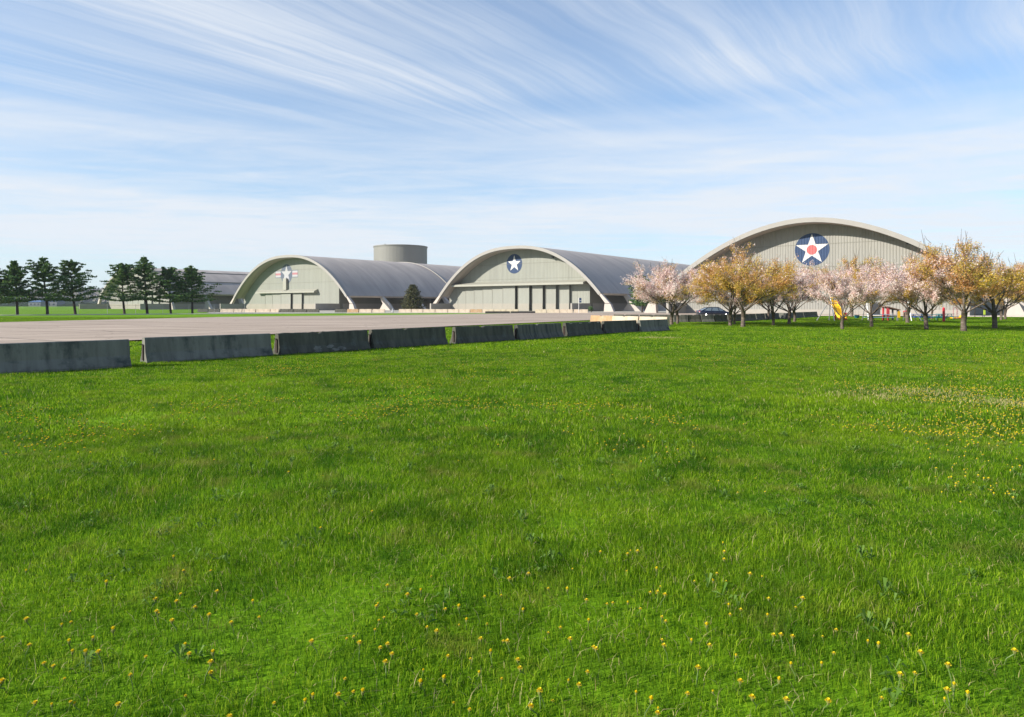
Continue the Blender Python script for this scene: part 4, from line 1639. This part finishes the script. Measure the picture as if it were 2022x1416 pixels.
b = MB()
nxh = len(xs_h)
b.v = [(x, y, hill_z(x, y) - (.5 if y in (1000, 2000) else 0)) for y in ys_h for x in xs_h]
b.f = [(j * nxh + i, j * nxh + i + 1, (j + 1) * nxh + i + 1, (j + 1) * nxh + i) for j in range(len(ys_h) - 1) for i in range(nxh - 1)]
b.m = [0] * len(b.f)
struct(b.build("hills", M["forest_hill"], smooth=True), "low wooded hills on the horizon")
M["farwood"] = leafmat("bare_far_wood", [(0.06, 0.05, 0.045), (0.09, 0.075, 0.065), (0.075, 0.085, 0.04), (0.11, 0.09, 0.08)], 0.1)
M["fargreen"] = leafmat("far_green_trees", [(0.05, 0.08, 0.02), (0.08, 0.12, 0.03), (0.10, 0.14, 0.05)], 0.1)
ico = bmesh.new()
bmesh.ops.create_icosphere(ico, subdivisions=1, radius=1)
iv = [v.co.copy() for v in ico.verts]
ifc = [tuple(v.index for v in f.verts) for f in ico.faces]
ico.free()
rnd = random.Random(11)
b = MB()
for k in range(3600):
    y = 1000 + 620 * rnd.random()
    x = rnd.uniform(-1450, 700) if rnd.random() < .5 else rnd.uniform(-1300, -700)
    r = rnd.uniform(4, 7.5)
    z = hill_z(x, y)
    b.add([(x + v.x * r * rnd.uniform(.75, 1.2), y + v.y * r, z + r * .6 + v.z * r * rnd.uniform(.9, 1.5)) for v in iv], ifc)
for k in range(420):
    x = rnd.uniform(-1000, -380)
    r = rnd.uniform(2.2, 4.0)
    b.add([(x + v.x * r * rnd.uniform(.8, 1.5), 780 + rnd.uniform(-40, 40) + v.y * r, r * .5 + v.z * r * rnd.uniform(.7, 1.2)) for v in iv], ifc, 1)
tag(b.build("distant_wood", [M["farwood"], M["fargreen"]]), "bare and green far woodland on the hills behind the field", kind="stuff")
M["farblue"] = mat("far_blue_roof", (0.06, 0.12, 0.24), 0.5, 0.1)
M["farwall"] = mat("far_grey_wall", (0.14, 0.15, 0.17), 0.7, 0.1)
for (px0, px1, Y, zt, lab) in ((56, 80, 720, 6.6, "far blue-roofed shed seen between the left pines, left one"), (82, 112, 740, 7.4, "far blue-roofed shed seen between the left pines, right one")):
    x0, x1 = gx(px0, Y), gx(px1, Y)
    t = thing("far_shed", lab, "building", ((x0 + x1) / 2, Y, 0), 0, "far sheds beyond the field")
    wv_ = (x1 - x0) / 2
    b = MB()
    b.box(-wv_, wv_, 0, 14, 0, zt - 1.8)
    b.build("wall", M["farwall"], t)
    b = MB()
    b.add([(-wv_ - .4, -.5, zt - 1.8), (wv_ + .4, -.5, zt - 1.8), (wv_ + .4, 7, zt), (-wv_ - .4, 7, zt), (wv_ + .4, 14.5, zt - 1.8), (-wv_ - .4, 14.5, zt - 1.8)], [(0, 1, 2, 3), (3, 2, 4, 5), (0, 3, 5), (1, 4, 2)])
    b.build("roof", M["farblue"], t)
    for k in range(3):
        b = MB()
        xx = -wv_ * .7 + wv_ * .6 * k
        b.box(xx, xx + 1.8, -.06, -.01, 1.2, 3.2)
        b.build("window", M["glassdark"], t)


# ------------------------------------------------------------------ grass
def in_poly(x, y, poly):
    c = False
    j = len(poly) - 1
    for i in range(len(poly)):
        xi, yi = poly[i]
        xj, yj = poly[j]
        if (yi > y) != (yj > y) and x < (xj - xi) * (y - yi) / (yj - yi) + xi:
            c = not c
        j = i
    return c


GR = [(0.016, 0.07, 0.003), (0.085, 0.20, 0.004), (0.17, 0.325, 0.007), (0.39, 0.53, 0.03)]
GPV = [((0.025, 0.11, 0.006), 1.7, 0.47, 0.64, 0.7), ((0.34, 0.46, 0.012), 0.24, 0.46, 0.70, 0.38), ((0.28, 0.25, 0.06), 1.9, 0.57, 0.72, 0.6), ((0.03, 0.11, 0.006), 0.9, 0.54, 0.70, 0.5)]
M["blade"] = leafmat("grass_blade", GR, 0.5, GPV, 0.65, 0.12)
M["straw"] = leafmat("straw_blade", [(0.34, 0.28, 0.10), (0.48, 0.42, 0.20), (0.26, 0.25, 0.07)], 0.3)
M["weed"] = leafmat("broad_weed_leaf", [(0.07, 0.15, 0.02), (0.11, 0.20, 0.03), (0.15, 0.24, 0.06)], 0.35, None, 0.7, 0.1)


def grass_tile(seed, n, size, hmin, hmax, w, straw=.03, weeds=0):
    rnd = random.Random(seed)
    b = MB()
    for _ in range(n):
        x, y = rnd.gauss(0, size), rnd.gauss(0, size)
        cl = .5 + .5 * mnoise.noise((x * 3 + seed * 11, y * 3, 1.3))
        h = (hmin + (hmax - hmin) * (.25 * rnd.random() + .75 * cl)) * rnd.uniform(.7, 1.2)
        a = rnd.uniform(0, 6.28)
        lean = abs(rnd.gauss(.38, .32)) * h
        wx, wy = math.cos(a) * w * .5, math.sin(a) * w * .5
        lx, ly = -math.sin(a) * lean + rnd.gauss(.18, .3) * h, math.cos(a) * lean + rnd.gauss(0, .3) * h
        m_ = rnd.random()
        mi = 1 if m_ < straw else 0
        if mi == 1:
            lx, ly = lx * 2, ly * 2
        b.add([(x - wx, y - wy, -.02), (x + wx, y + wy, -.02), (x + wx * .8 + lx * .35, y + wy * .8 + ly * .35, h * .6), (x - wx * .8 + lx * .35, y - wy * .8 + ly * .35, h * .6),
               (x + lx, y + ly, h * .95)], [(0, 1, 2, 3), (3, 2, 4)], mi)
    for _ in range(weeds):
        x, y = rnd.uniform(-size / 2, size / 2), rnd.uniform(-size / 2, size / 2)
        for k in range(rnd.randint(4, 7)):
            a = rnd.uniform(0, 6.28)
            l, ww = rnd.uniform(.04, .075), rnd.uniform(.007, .012)
            dx, dy = math.cos(a), math.sin(a)
            z0, z1 = rnd.uniform(.02, .04), rnd.uniform(.03, .10)
            b.add([(x, y, z0), (x + dx * l * .55 - dy * ww, y + dy * l * .55 + dx * ww, z1), (x + dx * l, y + dy * l, z1 * .8), (x + dx * l * .55 + dy * ww, y + dy * l * .55 - dx * ww, z1)], [(0, 1, 2, 3)], 2)
    return b.mesh("grass_tuft", [M["blade"], M["straw"], M["weed"]])


def gn_instancer(name, pts, meshes, label):
    """one object that carries many instanced tufts; pts = (x, y, z, rot, scale_xy, scale_z, index)"""
    coll = bpy.data.collections.new(name + "_tufts")
    for i, me in enumerate(meshes):
        coll.objects.link(bpy.data.objects.new("%s_tuft_%02d" % (name, i), me))
    me = bpy.data.meshes.new(name)
    me.from_pydata([p[:3] for p in pts], [], [])
    at = me.attributes.new("rot", "FLOAT_VECTOR", "POINT")
    at.data.foreach_set("vector", [c for p in pts for c in (0, 0, p[3])])
    at = me.attributes.new("scl", "FLOAT_VECTOR", "POINT")
    at.data.foreach_set("vector", [c for p in pts for c in (p[4], p[4], p[5])])
    at = me.attributes.new("idx", "INT", "POINT")
    at.data.foreach_set("value", [p[6] for p in pts])
    o = link(name, me)
    ng = bpy.data.node_groups.new(name, "GeometryNodeTree")
    ng.interface.new_socket("Geometry", in_out="INPUT", socket_type="NodeSocketGeometry")
    ng.interface.new_socket("Geometry", in_out="OUTPUT", socket_type="NodeSocketGeometry")
    N, L = ng.nodes, ng.links
    gi, go = N.new("NodeGroupInput"), N.new("NodeGroupOutput")
    ci = N.new("GeometryNodeCollectionInfo")
    ci.inputs["Collection"].default_value = coll
    ci.inputs["Separate Children"].default_value = True
    ci.inputs["Reset Children"].default_value = True
    ip = N.new("GeometryNodeInstanceOnPoints")
    ip.inputs["Pick Instance"].default_value = True

    def attr(nm, tp):
        n = N.new("GeometryNodeInputNamedAttribute")
        n.data_type = tp
        n.inputs["Name"].default_value = nm
        return [s for s in n.outputs if s.enabled and s.name == "Attribute"][0]
    e2r = N.new("FunctionNodeEulerToRotation")
    L.new(gi.outputs[0], ip.inputs["Points"])
    L.new(ci.outputs[0], ip.inputs["Instance"])
    L.new(attr("idx", "INT"), ip.inputs["Instance Index"])
    L.new(attr("rot", "FLOAT_VECTOR"), e2r.inputs[0])
    L.new(e2r.outputs[0], ip.inputs["Rotation"])
    L.new(attr("scl", "FLOAT_VECTOR"), ip.inputs["Scale"])
    L.new(ip.outputs[0], go.inputs[0])
    md = o.modifiers.new("tufts", "NODES")
    md.node_group = ng
    return tag(o, label, kind="stuff")


near = [grass_tile(500 + i, 1900, .32, .018, .072, .0034, .045, 3 if i % 3 == 1 else 0) for i in range(7)]
mid = [grass_tile(520 + i, 1400, .5, .02, .075, .0085, .035, 2 if i % 2 else 0) for i in range(5)]
farg = [grass_tile(540 + i, 800, 1.0, .03, .085, .024, .02, 0) for i in range(3)]


def tile_points(y0, y1, step, nvar, seed, margin, jitter):
    rnd = random.Random(seed)
    out = []
    y = y0
    while y < y1:
        hwid = y * 0.80 + margin
        x = -hwid
        while x < hwid:
            xx, yy = x + rnd.uniform(-jitter, jitter), y + rnd.uniform(-jitter, jitter)
            x += step
            if in_poly(xx, yy, APRON):
                continue
            cl = mnoise.noise((xx * .85, yy * .85, 7.7)) + .35 * mnoise.noise((xx * .2, yy * .2, 2.2))
            sz = 1.02 + .8 * cl + rnd.uniform(-.12, .12)
            out.append((xx, yy, ground_h(xx, yy), rnd.uniform(0, 6.28), rnd.uniform(.95, 1.12), max(.45, sz), rnd.randrange(nvar)))
        y += step
    return out


dry = [grass_tile(560 + i, 260, .45, .015, .045, .009, .8, 0) for i in range(2)]
rnd = random.Random(9)
dpts = []
for (px, py, rx, ry, n) in ((1815, 782, 1.0, .5, 6), (1945, 797, .7, .3, 2), (1990, 803, .5, .4, 3), (1300, 668, 1.0, .6, 5)):
    cx_, cy_ = g(px, py)
    for k in range(n):
        xx, yy = cx_ + rnd.gauss(0, rx * .6), cy_ + rnd.gauss(0, ry * .6)
        dpts.append((xx, yy, ground_h(xx, yy) + .045, rnd.uniform(0, 6.28), rnd.uniform(.6, 1.2) * (1 if py < 1000 else .5), rnd.uniform(.8, 1.2), k % 2))
gn_instancer("dry_grass", dpts, dry, "straw-coloured dry patches in the lawn")
gn_instancer("near_grass", tile_points(1.5, 10.0, .5, 7, 1, 2.0, .2), near, "long green lawn grass filling the foreground")
gn_instancer("middle_grass", tile_points(9.6, 27.0, .8, 5, 2, 3, .3), mid, "green lawn grass of the middle distance")
gn_instancer("far_grass", tile_points(26.5, 100.0, 1.6, 3, 3, 4, .6), farg, "short lawn grass around the barriers and cherry trees")

# ------------------------------------------------------------------ dandelions
M["dand"] = leafmat("dandelion_petals", [(0.70, 0.50, 0.006), (0.84, 0.68, 0.012), (0.90, 0.78, 0.04)], 0.2)
M["dstem"] = mat("dandelion_stem", (0.09, 0.15, 0.03), 0.6, 0.3, 40)
M["dcal"] = mat("dandelion_calyx", (0.17, 0.19, 0.05), 0.8, 0.3, 40)


def dandelion_parts(seed, opened):
    rnd = random.Random(seed)
    h = rnd.uniform(.035, .075)
    dx, dy = rnd.gauss(0, .022), rnd.gauss(0, .022)
    st = MB()
    st.tube([(0, 0, -.02), (dx * .3, dy * .3, h * .5), (dx, dy, h)], [.0028, .0025, .0022], 5)
    ca = MB()
    ca.tube([(dx, dy, h - .001), (dx, dy, h + .006), (dx, dy, h + .013)], [.0035, .0065, .0075], 7)
    hd = MB()
    r0 = .0125 if opened else .0085
    for ring, (rr, zz, n) in enumerate(((1.0, .004 if opened else .012, 16), (.72, .008 if opened else .015, 12), (.4, .011 if opened else .017, 8))):
        for k in range(n):
            a = 2 * math.pi * (k + .5 * ring) / n + rnd.gauss(0, .08)
            c_, s_ = math.cos(a), math.sin(a)
            r = r0 * rr * rnd.uniform(.88, 1.1)
            w = .0042
            zb = h + .010
            hd.add([(dx, dy, zb), (dx + c_ * r * .6 - s_ * w, dy + s_ * r * .6 + c_ * w, zb + zz * .8), (dx + c_ * r, dy + s_ * r, zb + zz), (dx + c_ * r * .6 + s_ * w, dy + s_ * r * .6 - c_ * w, zb + zz * .8)], [(0, 1, 2, 3)])
    return st, ca, hd


DV = []
for i in range(6):
    st, ca, hd = dandelion_parts(600 + i, i % 3 != 2)
    DV.append((st.mesh("stem", M["dstem"]), ca.mesh("calyx", M["dcal"]), hd.mesh("flower_head", M["dand"])))
DW = []
for i in range(4):
    st, ca, hd = dandelion_parts(620 + i, i != 3)
    b = MB()
    for src, mi in ((st, 0), (ca, 1), (hd, 2)):
        b.add(src.v, src.f, mi)
    DW.append(b.mesh("dandelion", [M["dstem"], M["dcal"], M["dand"]]))


def dandelion_spots():
    rnd = random.Random(77)
    out = []
    tries = 0
    while len(out) < 5200 and tries < 200000:
        tries += 1
        y = 2.9 + 34 * rnd.random() ** 1.25
        x = rnd.uniform(-.78, .78) * y
        if in_poly(x, y, APRON):
            continue
        lim = .724 * (y - 19.8) - 11.2
        if y > 19.8 and x < lim * .93 + .5:
            continue
        cl = mnoise.noise((x * .33, y * .33, 5.5)) + .5 * mnoise.noise((x * 1.1, y * 1.1, 1.5))
        bias = .5 + .5 * x / (y * .78)
        if y > 20:
            bias *= .6
        if rnd.random() < max(.015, min(1, .02 + 1.35 * cl + .55 * (bias - .5))) * (.08 if y < 6 else (.22 if y < 9 else .6)):
            out.append((y, x))
    out.sort()
    return out


spots = dandelion_spots()
rnd = random.Random(5)
for i, (y, x) in enumerate(spots[:300]):
    z = ground_h(x, y)
    rz = rnd.uniform(0, 6.28)
    if i < 70:
        lab = "wide open yellow dandelion near the bottom edge of the lawn" if i % 6 % 3 != 2 else "half closed yellow dandelion near the bottom edge of the lawn"
        t = thing("dandelion", lab, "flower", (x, y, z), rz, "dandelions in the foreground lawn")
        stm, cam_, hdm = DV[i % 6]
        so = link("stem", stm, t)
        ho = link("flower_head", hdm, t)
        link("calyx", cam_, ho)
    else:
        t = link("dandelion", DW[i % 4], None, (x, y, z), rz)
        tag(t, "small yellow dandelion flower in the lawn beyond the nearest ones", "flower", "dandelions in the foreground lawn")
    s = rnd.uniform(.65, 1.35)
    t.scale = (s, s, s)
gn_instancer("far_dandelions", [(x, y, ground_h(x, y) + .005, rnd.uniform(0, 6.28), rnd.uniform(1.0, 1.5), rnd.uniform(.85, 1.2), rnd.randrange(4)) for (y, x) in spots[300:]], DW, "tiny yellow dandelions scattered over the lawn farther off")

# ------------------------------------------------------------------ air
b = MB()
b.box(-3200, 3200, -400, 2400, -2.0, 62)
o = fixnormals(b.build("haze", []))
tag(o, "thin pale haze over the whole place", kind="stuff")
hm, N, L = newmat("thin_haze")
pv = N.new("ShaderNodeVolumePrincipled")
pv.inputs["Color"].default_value = (0.80, 0.88, 1.0, 1)
pv.inputs["Density"].default_value = 0.00011
ou = N.new("ShaderNodeOutputMaterial")
L.new(pv.outputs[0], ou.inputs["Volume"])
o.data.materials.clear()
o.data.materials.append(hm)
